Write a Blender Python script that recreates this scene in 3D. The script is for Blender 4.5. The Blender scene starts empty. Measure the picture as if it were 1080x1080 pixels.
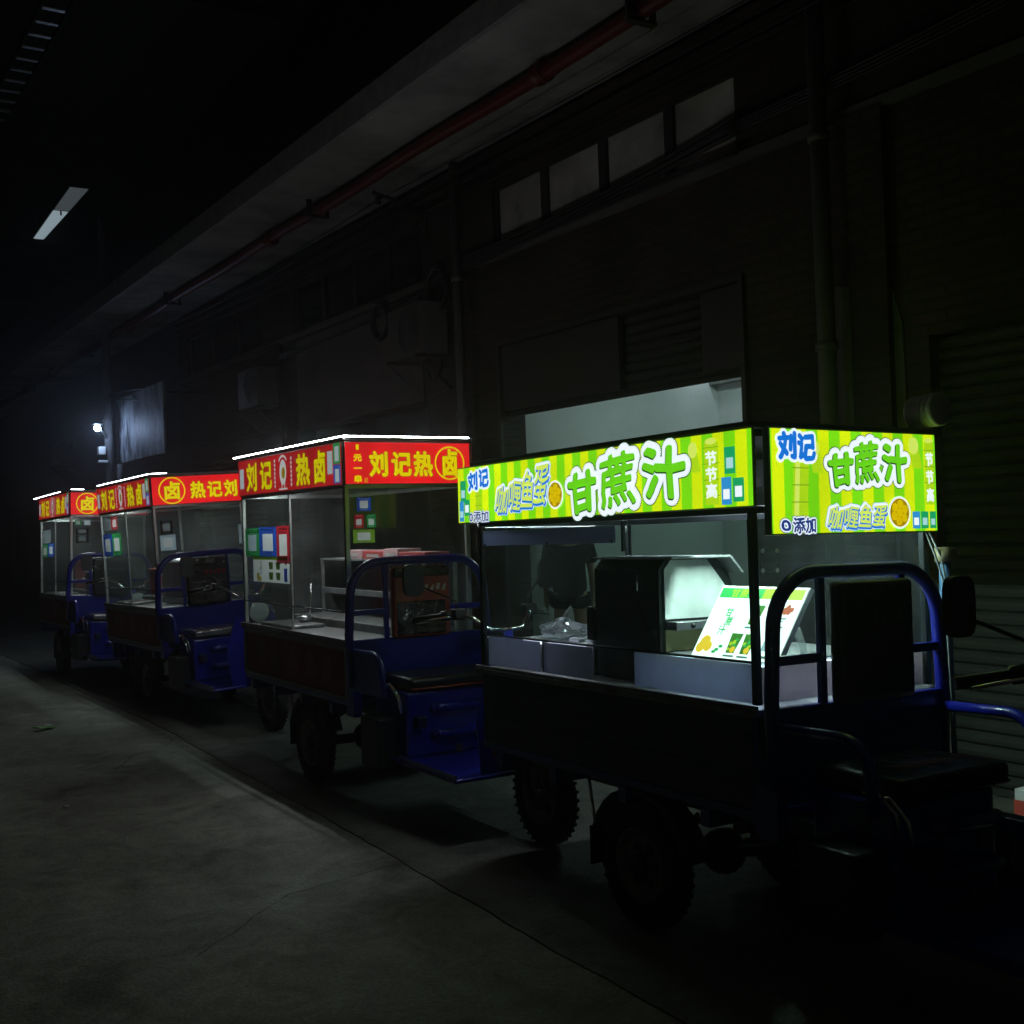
import bpy, bmesh, math, random
from mathutils import Vector, Matrix, Euler
random.seed(7)
SC = bpy.context.scene
COL = SC.collection
R = math.radians
PI = math.pi

# ------------------------------------------------------------------ materials
MATS = {}
def mat(name, col=(.5, .5, .5), rough=.5, metal=0., emis=None, es=0., noise=0., nscale=8., bump=0., bscale=40., coat=0., spec=.5):
    if name in MATS: return MATS[name]
    m = bpy.data.materials.new(name); m.use_nodes = True
    nt = m.node_tree; b = nt.nodes['Principled BSDF']
    b.inputs['Base Color'].default_value = (*col, 1)
    b.inputs['Roughness'].default_value = rough
    b.inputs['Metallic'].default_value = metal
    b.inputs['Specular IOR Level'].default_value = spec
    if coat:
        b.inputs['Coat Weight'].default_value = coat
        b.inputs['Coat Roughness'].default_value = .12
    if emis:
        b.inputs['Emission Color'].default_value = (*emis, 1)
        b.inputs['Emission Strength'].default_value = es
    tc = None
    if noise or bump:
        tc = nt.nodes.new('ShaderNodeTexCoord')
    if noise:
        n = nt.nodes.new('ShaderNodeTexNoise'); n.inputs['Scale'].default_value = nscale
        n.inputs['Detail'].default_value = 6; n.inputs['Roughness'].default_value = .65
        nt.links.new(tc.outputs['Object'], n.inputs['Vector'])
        r = nt.nodes.new('ShaderNodeValToRGB')
        r.color_ramp.elements[0].position = .3; r.color_ramp.elements[1].position = .7
        lo = [max(0, c*(1-noise)) for c in col]; hi = [min(1, c*(1+noise*.6)) for c in col]
        r.color_ramp.elements[0].color = (*lo, 1); r.color_ramp.elements[1].color = (*hi, 1)
        nt.links.new(n.outputs['Fac'], r.inputs['Fac']); nt.links.new(r.outputs['Color'], b.inputs['Base Color'])
        mr = nt.nodes.new('ShaderNodeMapRange'); mr.inputs['To Min'].default_value = max(.05, rough-.12); mr.inputs['To Max'].default_value = min(1, rough+.15)
        nt.links.new(n.outputs['Fac'], mr.inputs['Value']); nt.links.new(mr.outputs['Result'], b.inputs['Roughness'])
    if bump:
        n2 = nt.nodes.new('ShaderNodeTexNoise'); n2.inputs['Scale'].default_value = bscale; n2.inputs['Detail'].default_value = 4
        nt.links.new(tc.outputs['Object'], n2.inputs['Vector'])
        bp = nt.nodes.new('ShaderNodeBump'); bp.inputs['Strength'].default_value = bump; bp.inputs['Distance'].default_value = .02
        nt.links.new(n2.outputs['Fac'], bp.inputs['Height']); nt.links.new(bp.outputs['Normal'], b.inputs['Normal'])
    MATS[name] = m
    return m

def film_mat(name, col, t=.55, rough=.5):
    if name in MATS: return MATS[name]
    m = mat(name, col, rough); nt = m.node_tree; b = nt.nodes['Principled BSDF']; o = nt.nodes['Material Output']
    tr = nt.nodes.new('ShaderNodeBsdfTranslucent'); tr.inputs['Color'].default_value = (*[min(1, c*1.15) for c in col], 1)
    mx = nt.nodes.new('ShaderNodeMixShader'); mx.inputs['Fac'].default_value = t
    nt.links.new(b.outputs[0], mx.inputs[1]); nt.links.new(tr.outputs[0], mx.inputs[2]); nt.links.new(mx.outputs[0], o.inputs['Surface'])
    return m

def emit(name, col, s, dark=.4):
    return mat(name, tuple(c*dark for c in col), .45, emis=col, es=s)

def glass_mat(name, haze=.04, tint=(.9, .95, .93)):
    if name in MATS: return MATS[name]
    m = bpy.data.materials.new(name); m.use_nodes = True
    nt = m.node_tree; nt.nodes.clear()
    o = nt.nodes.new('ShaderNodeOutputMaterial')
    t = nt.nodes.new('ShaderNodeBsdfTransparent'); t.inputs['Color'].default_value = (*tint, 1)
    g = nt.nodes.new('ShaderNodeBsdfGlossy'); g.inputs['Roughness'].default_value = .04
    d = nt.nodes.new('ShaderNodeBsdfDiffuse'); d.inputs['Color'].default_value = (.75, .78, .76, 1)
    lw = nt.nodes.new('ShaderNodeLayerWeight'); lw.inputs['Blend'].default_value = .5
    pw = nt.nodes.new('ShaderNodeMath'); pw.operation = 'POWER'; pw.inputs[1].default_value = 4.
    nt.links.new(lw.outputs['Facing'], pw.inputs[0])
    f = nt.nodes.new('ShaderNodeMath'); f.operation = 'MULTIPLY_ADD'; f.inputs[1].default_value = .5; f.inputs[2].default_value = .03
    nt.links.new(pw.outputs[0], f.inputs[0])
    tc = nt.nodes.new('ShaderNodeTexCoord'); n = nt.nodes.new('ShaderNodeTexNoise')
    n.inputs['Scale'].default_value = 4; n.inputs['Detail'].default_value = 7; n.inputs['Roughness'].default_value = .7
    nt.links.new(tc.outputs['Object'], n.inputs['Vector'])
    mr = nt.nodes.new('ShaderNodeMapRange'); mr.inputs['From Min'].default_value = .35; mr.inputs['From Max'].default_value = .7
    mr.inputs['To Min'].default_value = haze*.5; mr.inputs['To Max'].default_value = haze*2
    nt.links.new(n.outputs['Fac'], mr.inputs['Value'])
    m1 = nt.nodes.new('ShaderNodeMixShader'); m2 = nt.nodes.new('ShaderNodeMixShader')
    nt.links.new(f.outputs[0], m1.inputs['Fac']); nt.links.new(t.outputs[0], m1.inputs[1]); nt.links.new(g.outputs[0], m1.inputs[2])
    nt.links.new(mr.outputs['Result'], m2.inputs['Fac']); nt.links.new(m1.outputs[0], m2.inputs[1]); nt.links.new(d.outputs[0], m2.inputs[2])
    nt.links.new(m2.outputs[0], o.inputs['Surface'])
    MATS[name] = m
    return m

def stripe_mat(name, axis, c1, c2, period, s):
    """back-lit printed film: two-tone vertical stripes"""
    m = bpy.data.materials.new(name); m.use_nodes = True
    nt = m.node_tree; b = nt.nodes['Principled BSDF']
    tc = nt.nodes.new('ShaderNodeTexCoord'); sp = nt.nodes.new('ShaderNodeSeparateXYZ')
    nt.links.new(tc.outputs['Object'], sp.inputs[0])
    dv = nt.nodes.new('ShaderNodeMath'); dv.operation = 'DIVIDE'; dv.inputs[1].default_value = period
    nt.links.new(sp.outputs[axis], dv.inputs[0])
    fr = nt.nodes.new('ShaderNodeMath'); fr.operation = 'FRACT'; nt.links.new(dv.outputs[0], fr.inputs[0])
    rp = nt.nodes.new('ShaderNodeValToRGB')
    e = rp.color_ramp.elements
    e[0].position = 0; e[0].color = (*c1, 1); e[1].position = .46; e[1].color = (*c1, 1)
    for p, c in ((.5, c2), (.96, c2), (1., c1)):
        k = e.new(p); k.color = (*c, 1)
    nt.links.new(fr.outputs[0], rp.inputs['Fac'])
    nt.links.new(rp.outputs['Color'], b.inputs['Emission Color'])
    nz = nt.nodes.new('ShaderNodeTexNoise'); nz.inputs['Scale'].default_value = 2.6; nz.inputs['Detail'].default_value = 2
    nt.links.new(tc.outputs['Object'], nz.inputs['Vector'])
    mr = nt.nodes.new('ShaderNodeMapRange'); mr.inputs['From Min'].default_value = .3; mr.inputs['From Max'].default_value = .7
    mr.inputs['To Min'].default_value = s*.86; mr.inputs['To Max'].default_value = s*1.14
    nt.links.new(nz.outputs['Fac'], mr.inputs['Value']); nt.links.new(mr.outputs['Result'], b.inputs['Emission Strength'])
    b.inputs['Base Color'].default_value = (c1[0]*.4, c1[1]*.4, c1[2]*.4, 1); b.inputs['Roughness'].default_value = .4
    MATS[name] = m
    return m

def brick_mat():
    m = bpy.data.materials.new('old brickwork'); m.use_nodes = True
    nt = m.node_tree; b = nt.nodes['Principled BSDF']; b.inputs['Roughness'].default_value = .9
    tc = nt.nodes.new('ShaderNodeTexCoord'); mp = nt.nodes.new('ShaderNodeMapping')
    mp.inputs['Rotation'].default_value = (PI/2, 0, PI/2)
    sp = nt.nodes.new('ShaderNodeSeparateXYZ'); cb = nt.nodes.new('ShaderNodeCombineXYZ')
    nt.links.new(tc.outputs['Object'], sp.inputs[0])
    nt.links.new(sp.outputs['Y'], cb.inputs['X']); nt.links.new(sp.outputs['Z'], cb.inputs['Y'])
    br = nt.nodes.new('ShaderNodeTexBrick'); br.inputs['Scale'].default_value = 1
    br.inputs['Brick Width'].default_value = .25; br.inputs['Row Height'].default_value = .07
    br.inputs['Mortar Size'].default_value = .01
    br.inputs['Color1'].default_value = (.07, .048, .034, 1); br.inputs['Color2'].default_value = (.042, .033, .024, 1)
    br.inputs['Mortar'].default_value = (.03, .028, .025, 1)
    nt.links.new(cb.outputs[0], br.inputs['Vector'])
    n = nt.nodes.new('ShaderNodeTexNoise'); n.inputs['Scale'].default_value = 1.3; n.inputs['Detail'].default_value = 8
    nt.links.new(tc.outputs['Object'], n.inputs['Vector'])
    mx = nt.nodes.new('ShaderNodeMix'); mx.data_type = 'RGBA'; mx.blend_type = 'MULTIPLY'; mx.inputs['Factor'].default_value = 1
    rp = nt.nodes.new('ShaderNodeValToRGB'); rp.color_ramp.elements[0].position = .3; rp.color_ramp.elements[1].position = .75
    rp.color_ramp.elements[0].color = (.35, .35, .35, 1); rp.color_ramp.elements[1].color = (1.1, 1.05, 1, 1)
    nt.links.new(n.outputs['Fac'], rp.inputs['Fac'])
    nt.links.new(br.outputs['Color'], mx.inputs['A']); nt.links.new(rp.outputs['Color'], mx.inputs['B'])
    nt.links.new(mx.outputs['Result'], b.inputs['Base Color'])
    bp = nt.nodes.new('ShaderNodeBump'); bp.inputs['Strength'].default_value = .6; bp.inputs['Distance'].default_value = .01
    nt.links.new(br.outputs['Fac'], bp.inputs['Height']); bp.invert = True
    nt.links.new(bp.outputs['Normal'], b.inputs['Normal'])
    return m

def concrete_mat(name, base, dark):
    m = bpy.data.materials.new(name); m.use_nodes = True
    nt = m.node_tree; b = nt.nodes['Principled BSDF']
    tc = nt.nodes.new('ShaderNodeTexCoord')
    def noise(scale, det, ro=.6, dist=0):
        n = nt.nodes.new('ShaderNodeTexNoise'); n.inputs['Scale'].default_value = scale; n.inputs['Detail'].default_value = det
        n.inputs['Roughness'].default_value = ro; n.inputs['Distortion'].default_value = dist
        nt.links.new(tc.outputs['Object'], n.inputs['Vector']); return n
    n1 = noise(.8, 10, .72, 1.0); n2 = noise(4.2, 9, .74, 1.5); n3 = noise(60, 3)
    r1 = nt.nodes.new('ShaderNodeValToRGB'); r1.color_ramp.elements[0].position = .34; r1.color_ramp.elements[1].position = .68
    r1.color_ramp.elements[0].color = (*dark, 1); r1.color_ramp.elements[1].color = (*base, 1)
    nt.links.new(n1.outputs['Fac'], r1.inputs['Fac'])
    r2 = nt.nodes.new('ShaderNodeValToRGB'); r2.color_ramp.elements[0].position = .38; r2.color_ramp.elements[1].position = .6
    r2.color_ramp.elements[0].color = (.5, .5, .5, 1); r2.color_ramp.elements[1].color = (1, 1, 1, 1)
    nt.links.new(n2.outputs['Fac'], r2.inputs['Fac'])
    mx = nt.nodes.new('ShaderNodeMix'); mx.data_type = 'RGBA'; mx.blend_type = 'MULTIPLY'; mx.inputs['Factor'].default_value = .75
    nt.links.new(r1.outputs['Color'], mx.inputs['A']); nt.links.new(r2.outputs['Color'], mx.inputs['B'])
    r3 = nt.nodes.new('ShaderNodeValToRGB'); r3.color_ramp.elements[0].position = .3; r3.color_ramp.elements[1].position = .62
    r3.color_ramp.elements[0].color = (.62, .62, .62, 1); r3.color_ramp.elements[1].color = (1.1, 1.1, 1.1, 1)
    nt.links.new(n3.outputs['Fac'], r3.inputs['Fac'])
    m2 = nt.nodes.new('ShaderNodeMix'); m2.data_type = 'RGBA'; m2.blend_type = 'MULTIPLY'; m2.inputs['Factor'].default_value = .8
    nt.links.new(mx.outputs['Result'], m2.inputs['A']); nt.links.new(r3.outputs['Color'], m2.inputs['B'])
    n4 = noise(1.7, 5, .6, .4); r4 = nt.nodes.new('ShaderNodeValToRGB'); r4.color_ramp.elements[0].position = .30; r4.color_ramp.elements[1].position = .42
    r4.color_ramp.elements[0].color = (.38, .36, .33, 1); r4.color_ramp.elements[1].color = (1, 1, 1, 1)
    nt.links.new(n4.outputs['Fac'], r4.inputs['Fac'])
    m4 = nt.nodes.new('ShaderNodeMix'); m4.data_type = 'RGBA'; m4.blend_type = 'MULTIPLY'; m4.inputs['Factor'].default_value = .85
    nt.links.new(m2.outputs['Result'], m4.inputs['A']); nt.links.new(r4.outputs['Color'], m4.inputs['B'])
    nt.links.new(m4.outputs['Result'], b.inputs['Base Color'])
    mr = nt.nodes.new('ShaderNodeMapRange'); mr.inputs['To Min'].default_value = .95; mr.inputs['To Max'].default_value = .55
    nt.links.new(n1.outputs['Fac'], mr.inputs['Value']); nt.links.new(mr.outputs['Result'], b.inputs['Roughness'])
    bp = nt.nodes.new('ShaderNodeBump'); bp.inputs['Strength'].default_value = .5; bp.inputs['Distance'].default_value = .012
    ad = nt.nodes.new('ShaderNodeMath'); ad.operation = 'ADD'
    nt.links.new(n2.outputs['Fac'], ad.inputs[0]); nt.links.new(n3.outputs['Fac'], ad.inputs[1])
    nt.links.new(ad.outputs[0], bp.inputs['Height']); nt.links.new(bp.outputs['Normal'], b.inputs['Normal'])
    return m

BLUE = mat('blue paint', (.008, .012, .27), .32, noise=.3, nscale=5, coat=.4)
NAVY = mat('navy paint', (.006, .009, .045), .4, noise=.4, nscale=5)
BLACK = mat('black plastic', (.012, .012, .013), .45)
RUBBER = mat('tyre rubber', (.018, .018, .017), .85, noise=.5, nscale=30, bump=.3, bscale=60)
STEEL = mat('stainless steel', (.55, .56, .57), .34, 1., noise=.25, nscale=14)
BRUSH = mat('dull steel sheet', (.36, .37, .37), .5, .7, noise=.35, nscale=9)
ALU = mat('aluminium post', (.62, .63, .6), .35, .9, noise=.2, nscale=20)
DKPOST = mat('dark metal post', (.03, .035, .037), .35, .6)
CHROME = mat('chrome', (.8, .8, .8), .12, 1.)
RIMM = mat('grey rim', (.2, .2, .19), .5, .6, noise=.4, nscale=25)
GLASS = glass_mat('cabinet glass', .028)
GLASSC = glass_mat('clean cabinet glass', .006)
GLASSB = glass_mat('smudged glass', .055)
ACRYL = glass_mat('clear acrylic', .16)
SEATM = mat('black vinyl', (.014, .014, .015), .35, noise=.4, nscale=30, bump=.25, bscale=18)
FOIL = mat('plastic wrapped vinyl', (.30, .30, .32), .22, .5, noise=.75, nscale=11, bump=1., bscale=15, coat=.6)
REDV = mat('red vinyl', (.32, .05, .025), .4, noise=.3, nscale=14, bump=.4, bscale=14, coat=.5)
REDPANEL = mat('faded red panel', (.22, .022, .018), .55, noise=.45, nscale=6)
FADED = mat('faded lettering', (.36, .19, .14), .7)
WHITEP = mat('white sheet', (.72, .72, .74), .6, noise=.1, nscale=10)
LILAC = film_mat('pale film', (.5, .51, .68), .7)
PLAST = mat('white plastic', (.75, .76, .72), .4)
WTOP = mat('worn steel top', (.26, .26, .255), .42, .75, noise=.5, nscale=7)
CARD = mat('cardboard', (.3, .19, .1), .8, noise=.2)

# ------------------------------------------------------------------ mesh builder
class MB:
    def __init__(s):
        s.bm = bmesh.new(); s.mats = []
    def mi(s, m):
        if m not in s.mats: s.mats.append(m)
        return s.mats.index(m)
    def _add(s, verts, faces, m, smooth=False):
        i = s.mi(m); vs = [s.bm.verts.new(v) for v in verts]; out = []
        for f in faces:
            try:
                fc = s.bm.faces.new([vs[k] for k in f])
            except ValueError:
                continue
            fc.material_index = i; fc.smooth = smooth; out.append(fc)
        return vs, out
    def box(s, a, b, m, bev=0., M=None, seg=2):
        (x0, y0, z0), (x1, y1, z1) = a, b
        V = [(x0, y0, z0), (x1, y0, z0), (x1, y1, z0), (x0, y1, z0), (x0, y0, z1), (x1, y0, z1), (x1, y1, z1), (x0, y1, z1)]
        if M: V = [M @ Vector(v) for v in V]
        F = [(0, 3, 2, 1), (4, 5, 6, 7), (0, 1, 5, 4), (1, 2, 6, 5), (2, 3, 7, 6), (3, 0, 4, 7)]
        vs, fs = s._add(V, F, m)
        if bev:
            es = list({e for f in fs for e in f.edges})
            r = bmesh.ops.bevel(s.bm, geom=es, offset=bev, segments=seg, profile=.6, affect='EDGES')
            for f in r['faces']:
                f.material_index = s.mi(m); f.smooth = seg > 1
        return s
    def tube(s, pts, r, m, seg=10, closed=False, caps=True, rs=None):
        P = [Vector(p) for p in pts]; n = len(P)
        T = []
        for i in range(n):
            if closed: t = P[(i+1) % n]-P[i-1]
            elif i == 0: t = P[1]-P[0]
            elif i == n-1: t = P[-1]-P[-2]
            else: t = (P[i+1]-P[i]).normalized()+(P[i]-P[i-1]).normalized()
            T.append(t.normalized())
        up = Vector((0, 0, 1)) if abs(T[0].z) < .9 else Vector((1, 0, 0))
        nrm = (up-T[0]*up.dot(T[0])).normalized(); V = []
        for i in range(n):
            nrm = (nrm-T[i]*nrm.dot(T[i])).normalized(); bi = T[i].cross(nrm)
            rr = rs[i] if rs else r
            for k in range(seg):
                a = 2*PI*k/seg; V.append(P[i]+nrm*math.cos(a)*rr+bi*math.sin(a)*rr)
        F = []
        for i in range(n if closed else n-1):
            j = (i+1) % n
            for k in range(seg):
                l = (k+1) % seg; F.append((i*seg+k, i*seg+l, j*seg+l, j*seg+k))
        s._add(V, F, m, True)
        if caps and not closed:
            s._add(V[:seg], [tuple(range(seg))[::-1]], m); s._add(V[-seg:], [tuple(range(seg))], m)
        return s
    def lathe(s, prof, org, axis, m, seg=32, smooth=True, closed=False):
        """prof: list of (radius, along)"""
        ax = Vector(axis).normalized(); up = Vector((0, 0, 1)) if abs(ax.z) < .9 else Vector((1, 0, 0))
        u = (up-ax*up.dot(ax)).normalized(); w = ax.cross(u); o = Vector(org); V = []; n = len(prof)
        for (r, h) in prof:
            for k in range(seg):
                a = 2*PI*k/seg; V.append(o+ax*h+(u*math.cos(a)+w*math.sin(a))*max(r, 1e-4))
        F = []
        for i in range(n if closed else n-1):
            j = (i+1) % n
            for k in range(seg):
                l = (k+1) % seg; F.append((i*seg+k, i*seg+l, j*seg+l, j*seg+k))
        s._add(V, F, m, smooth)
        return s
    def prism(s, poly, fn, t0, t1, m, smooth=False):
        """poly: 2d points; fn(a,b,t) -> 3d"""
        n = len(poly)
        V = [fn(a, b, t0) for a, b in poly]+[fn(a, b, t1) for a, b in poly]
        s._add(V, [tuple(range(n))[::-1], tuple(range(n, 2*n))], m)
        F = [(i, (i+1) % n, n+(i+1) % n, n+i) for i in range(n)]
        s._add(V, F, m, smooth)
        return s
    def ball(s, c, r, m, seg=16, ring=10, sq=(1, 1, 1)):
        prof = []
        V = []; F = []
        for i in range(ring+1):
            ph = PI*i/ring
            for k in range(seg):
                a = 2*PI*k/seg
                V.append((c[0]+sq[0]*r*math.sin(ph)*math.cos(a), c[1]+sq[1]*r*math.sin(ph)*math.sin(a), c[2]+sq[2]*r*math.cos(ph)))
        for i in range(ring):
            for k in range(seg):
                l = (k+1) % seg; F.append((i*seg+k, i*seg+l, (i+1)*seg+l, (i+1)*seg+k))
        s._add(V, F, m, True)
        return s
    def build(s, name, parent=None, rot=None, weld=True):
        bm = s.bm
        if weld: bmesh.ops.remove_doubles(bm, verts=bm.verts, dist=1e-5)
        bmesh.ops.recalc_face_normals(bm, faces=bm.faces)
        me = bpy.data.meshes.new(name); bm.to_mesh(me); bm.free()
        for m in s.mats: me.materials.append(m)
        o = bpy.data.objects.new(name, me); COL.objects.link(o)
        if parent: o.parent = parent
        if rot: o.rotation_euler = rot
        return o

def empty(name, loc=(0, 0, 0), rz=0):
    o = bpy.data.objects.new(name, None); COL.objects.link(o)
    o.location = loc; o.rotation_euler = (0, 0, rz); o.empty_display_size = .1
    return o
def tag(o, label, cat, group=None, kind=None):
    o['label'] = label; o['category'] = cat
    if group: o['group'] = group
    if kind: o['kind'] = kind
    return o
def arc(c, r, a0, a1, n, f):
    return [f(c[0]+r*math.cos(a0+(a1-a0)*i/n), c[1]+r*math.sin(a0+(a1-a0)*i/n)) for i in range(n+1)]

# ------------------------------------------------------------------ lettering
_G = {}
def glyph(ch):
    if ch in _G: return _G[ch]
    c = bpy.data.curves.new('lettering', 'FONT'); c.body = ch; c.resolution_u = 3
    o = bpy.data.objects.new('lettering', c); COL.objects.link(o)
    me = o.evaluated_get(bpy.context.evaluated_depsgraph_get()).to_mesh()
    V = [(v.co.x, v.co.y) for v in me.vertices]; F = [tuple(p.vertices) for p in me.polygons]
    bpy.data.objects.remove(o); bpy.data.curves.remove(c)
    xs = [v[0] for v in V]; x0, x1 = (.03, .97) if max(xs) > .7 else (min(xs), max(xs))
    V = [((x-x0)/(x1-x0), (y+.085)/.925) for x, y in V]
    _G[ch] = (V, F); return _G[ch]
THIN = {'蔗': .55, '喱': .7, '蛋': .7, '热': .85, '添': .8}
def put_char(mb, ch, rect, fn, m, bold=.0, n=8, depth=.001, skew=0., rot=0., warp=0., off=(0., 0.)):
    """rect=(s0,t0,s1,t1) in sign metres; fn(s,t,d)->3d; bold = extra stroke radius in metres"""
    V, F = glyph(ch); s0, t0, s1, t1 = rect
    offs = [(0, 0)]
    if bold and depth > .0038 and ch in THIN: bold *= THIN[ch]
    if bold:
        k = n
        offs = [(bold*math.cos(2*PI*i/k), bold*math.sin(2*PI*i/k)) for i in range(k)]
        if bold > .012: offs += [(bold*.5*math.cos(2*PI*i/6), bold*.5*math.sin(2*PI*i/6)) for i in range(6)]
        offs.append((0, 0))
    cx, cy = (s0+s1)/2, (t0+t1)/2; cr, sr = math.cos(rot), math.sin(rot)
    for i, (dx, dy) in enumerate(offs):
        W = []
        for x, y in V:
            if warp:
                k_ = ord(ch) % 7
                x, y = x+warp*math.sin(6.3*y+k_)+warp*.5*math.sin(13*y+5*x), y+warp*math.sin(5.7*x+2*k_)+warp*.5*math.sin(12*x+4*y)
            a = s0+(s1-s0)*x+skew*(t1-t0)*(y-.5); b = t0+(t1-t0)*y
            a, b = cx+(a-cx)*cr-(b-cy)*sr, cy+(a-cx)*sr+(b-cy)*cr
            W.append(fn(a+dx+off[0], b+dy+off[1], depth+i*.00003))
        mb._add(W, F, m)
def put_disc(mb, c, r, fn, m, depth, n=40, r_in=0., sy=1.):
    o = [(c[0]+r*math.cos(2*PI*i/n), c[1]+sy*r*math.sin(2*PI*i/n)) for i in range(n)]
    if r_in:
        q = [(c[0]+r_in*math.cos(2*PI*i/n), c[1]+sy*r_in*math.sin(2*PI*i/n)) for i in range(n)]
        V = [fn(a, b, depth) for a, b in o+q]
        mb._add(V, [(i, (i+1) % n, n+(i+1) % n, n+i) for i in range(n)], m)
    else:
        mb._add([fn(a, b, depth) for a, b in o], [tuple(range(n))], m)
def put_rect(mb, rect, fn, m, depth):
    s0, t0, s1, t1 = rect
    mb._add([fn(s0, t0, depth), fn(s1, t0, depth), fn(s1, t1, depth), fn(s0, t1, depth)], [(0, 1, 2, 3)], m)
def put_poly(mb, pts, fn, m, depth):
    mb._add([fn(a, b, depth) for a, b in pts], [tuple(range(len(pts)))], m)

# back-lit print colours
GY = (.60, .78, .004); GG = (.17, .66, .006)
E_WHITE = emit('lit white print', (.86, .95, 1.), 1.0)
E_GREEN = emit('lit green letter', (.13, .60, .01), 1.05)
E_DKGREEN = emit('lit dark green edge', (.005, .07, .012), .8)
E_BLUE = emit('lit blue letter', (.008, .19, .75), .9)
E_NAVY = emit('lit navy edge', (.01, .04, .25), .8)
E_CANE = emit('lit pale cane', (.66, .84, .12), .95)
E_CANE2 = emit('lit cane shade', (.42, .70, .01), .95)
E_CANE3 = emit('lit cane node', (.20, .42, .01), .9)
E_TEAL = emit('lit payment green', (.01, .38, .13), .9)
E_SKY = emit('lit payment blue', (.03, .30, .68), .9)
E_PALE = emit('lit pale square', (.42, .75, .78), .9)
E_BALL = emit('lit fish ball', (.72, .55, .0), .9)
E_BALL2 = emit('lit fish ball shade', (.45, .27, .0), .8)
E_RED = emit('lit red film', (.60, .008, .011), .95)
E_REDS = emit('lit dull red film', (.27, .007, .009), .8)
E_YEL = emit('lit yellow letter', (.80, .68, .0), .82)
E_YELS = emit('lit dull yellow letter', (.62, .58, .0), .75)
E_YEDGE = emit('lit olive letter edge', (.22, .16, .0), .8)
def uneven(m, s):
    nt = m.node_tree; b = nt.nodes['Principled BSDF']; tc = nt.nodes.new('ShaderNodeTexCoord'); nz = nt.nodes.new('ShaderNodeTexNoise'); nz.inputs['Scale'].default_value = 3.; nz.inputs['Detail'].default_value = 3
    nt.links.new(tc.outputs['Object'], nz.inputs['Vector']); mr = nt.nodes.new('ShaderNodeMapRange'); mr.inputs['From Min'].default_value = .3; mr.inputs['From Max'].default_value = .7
    mr.inputs['To Min'].default_value = s*.72; mr.inputs['To Max'].default_value = s*1.15
    nt.links.new(nz.outputs['Fac'], mr.inputs['Value']); nt.links.new(mr.outputs['Result'], b.inputs['Emission Strength'])
uneven(E_RED, 1.15); uneven(E_REDS, 1.05)
E_SG = emit('backlit green sticker', (.03, .30, .09), .55); E_SB = emit('backlit blue sticker', (.03, .10, .42), .55); E_SP = emit('backlit pale sticker', (.5, .6, .62), .5)
E_WHITES = emit('lit dull white print', (.55, .6, .6), .6)
E_LED = mat('led strip glow', (.8, .8, .8), .4, emis=(.86, .94, 1.), es=40.)
E_LED2 = mat('led strip soft glow', (.8, .8, .8), .4, emis=(.86, .94, 1.), es=17.)
E_REAR_FILL = mat('rear fill glow', (.8, .8, .8), .4, emis=(.86, .94, 1.), es=95.)
E_SKF_FILL = mat('front skirt fill glow', (.8, .8, .8), .4, emis=(.58, .78, 1.), es=11.)
E_SK_FILL = mat('skirt fill glow', (.8, .8, .8), .4, emis=(.74, .76, 1.), es=3.4)
E_BAR = mat('led bar glow', (.8, .8, .8), .4, emis=(.9, .96, 1.), es=70.)
E_BARW_FILL = mat('cool fill bar glow', (.8, .8, .8), .4, emis=(.70, .94, .90), es=1250.)
E_BARD_FILL = mat('weak fill bar glow', (.8, .8, .8), .4, emis=(.72, .78, 1.), es=90.)
E_MENU = emit('lit menu white', (.74, .97, .90), 1.9)
E_MENUG = emit('lit menu green', (.03, .5, .1), 1.0)
E_MENUY = emit('lit menu lime', (.45, .75, .03), 1.0)
E_MENUO = emit('lit menu gold', (.85, .62, .04), 1.1)
E_MENUD = emit('lit menu leaf', (.06, .28, .03), .8)
E_MENUR = emit('lit menu brown', (.55, .12, .04), .9)
E_MENUT = emit('lit menu text', (.12, .3, .25), .8)
S_GREEN = film_mat('green sticker', (.03, .33, .09)); S_BLUE = film_mat('blue sticker', (.02, .09, .5))
S_RED = film_mat('red sticker', (.5, .02, .03)); S_WHITE = film_mat('white sticker', (.75, .76, .74))
S_GREY = film_mat('grey print', (.22, .25, .26)); S_PALE = film_mat('pale blue sticker', (.5, .62, .68))
S_YEL = film_mat('yellow print', (.7, .5, .03)); S_LEAF = film_mat('leaf print', (.1, .2, .03)); S_LIME = film_mat('lime print', (.25, .45, .04))
G_SIDE = stripe_mat('lit green striped film along side', 'Y', GY, GG, .118, 1.08)
G_FRONT = stripe_mat('lit green striped film on front', 'X', GG, GY, .112, 1.08)

G_FAR = stripe_mat('boosted green striped film', 'Y', GY, GG, .118, 1.6)
G_REAR = stripe_mat('dim green striped film', 'X', GG, GY, .112, .4)

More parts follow.
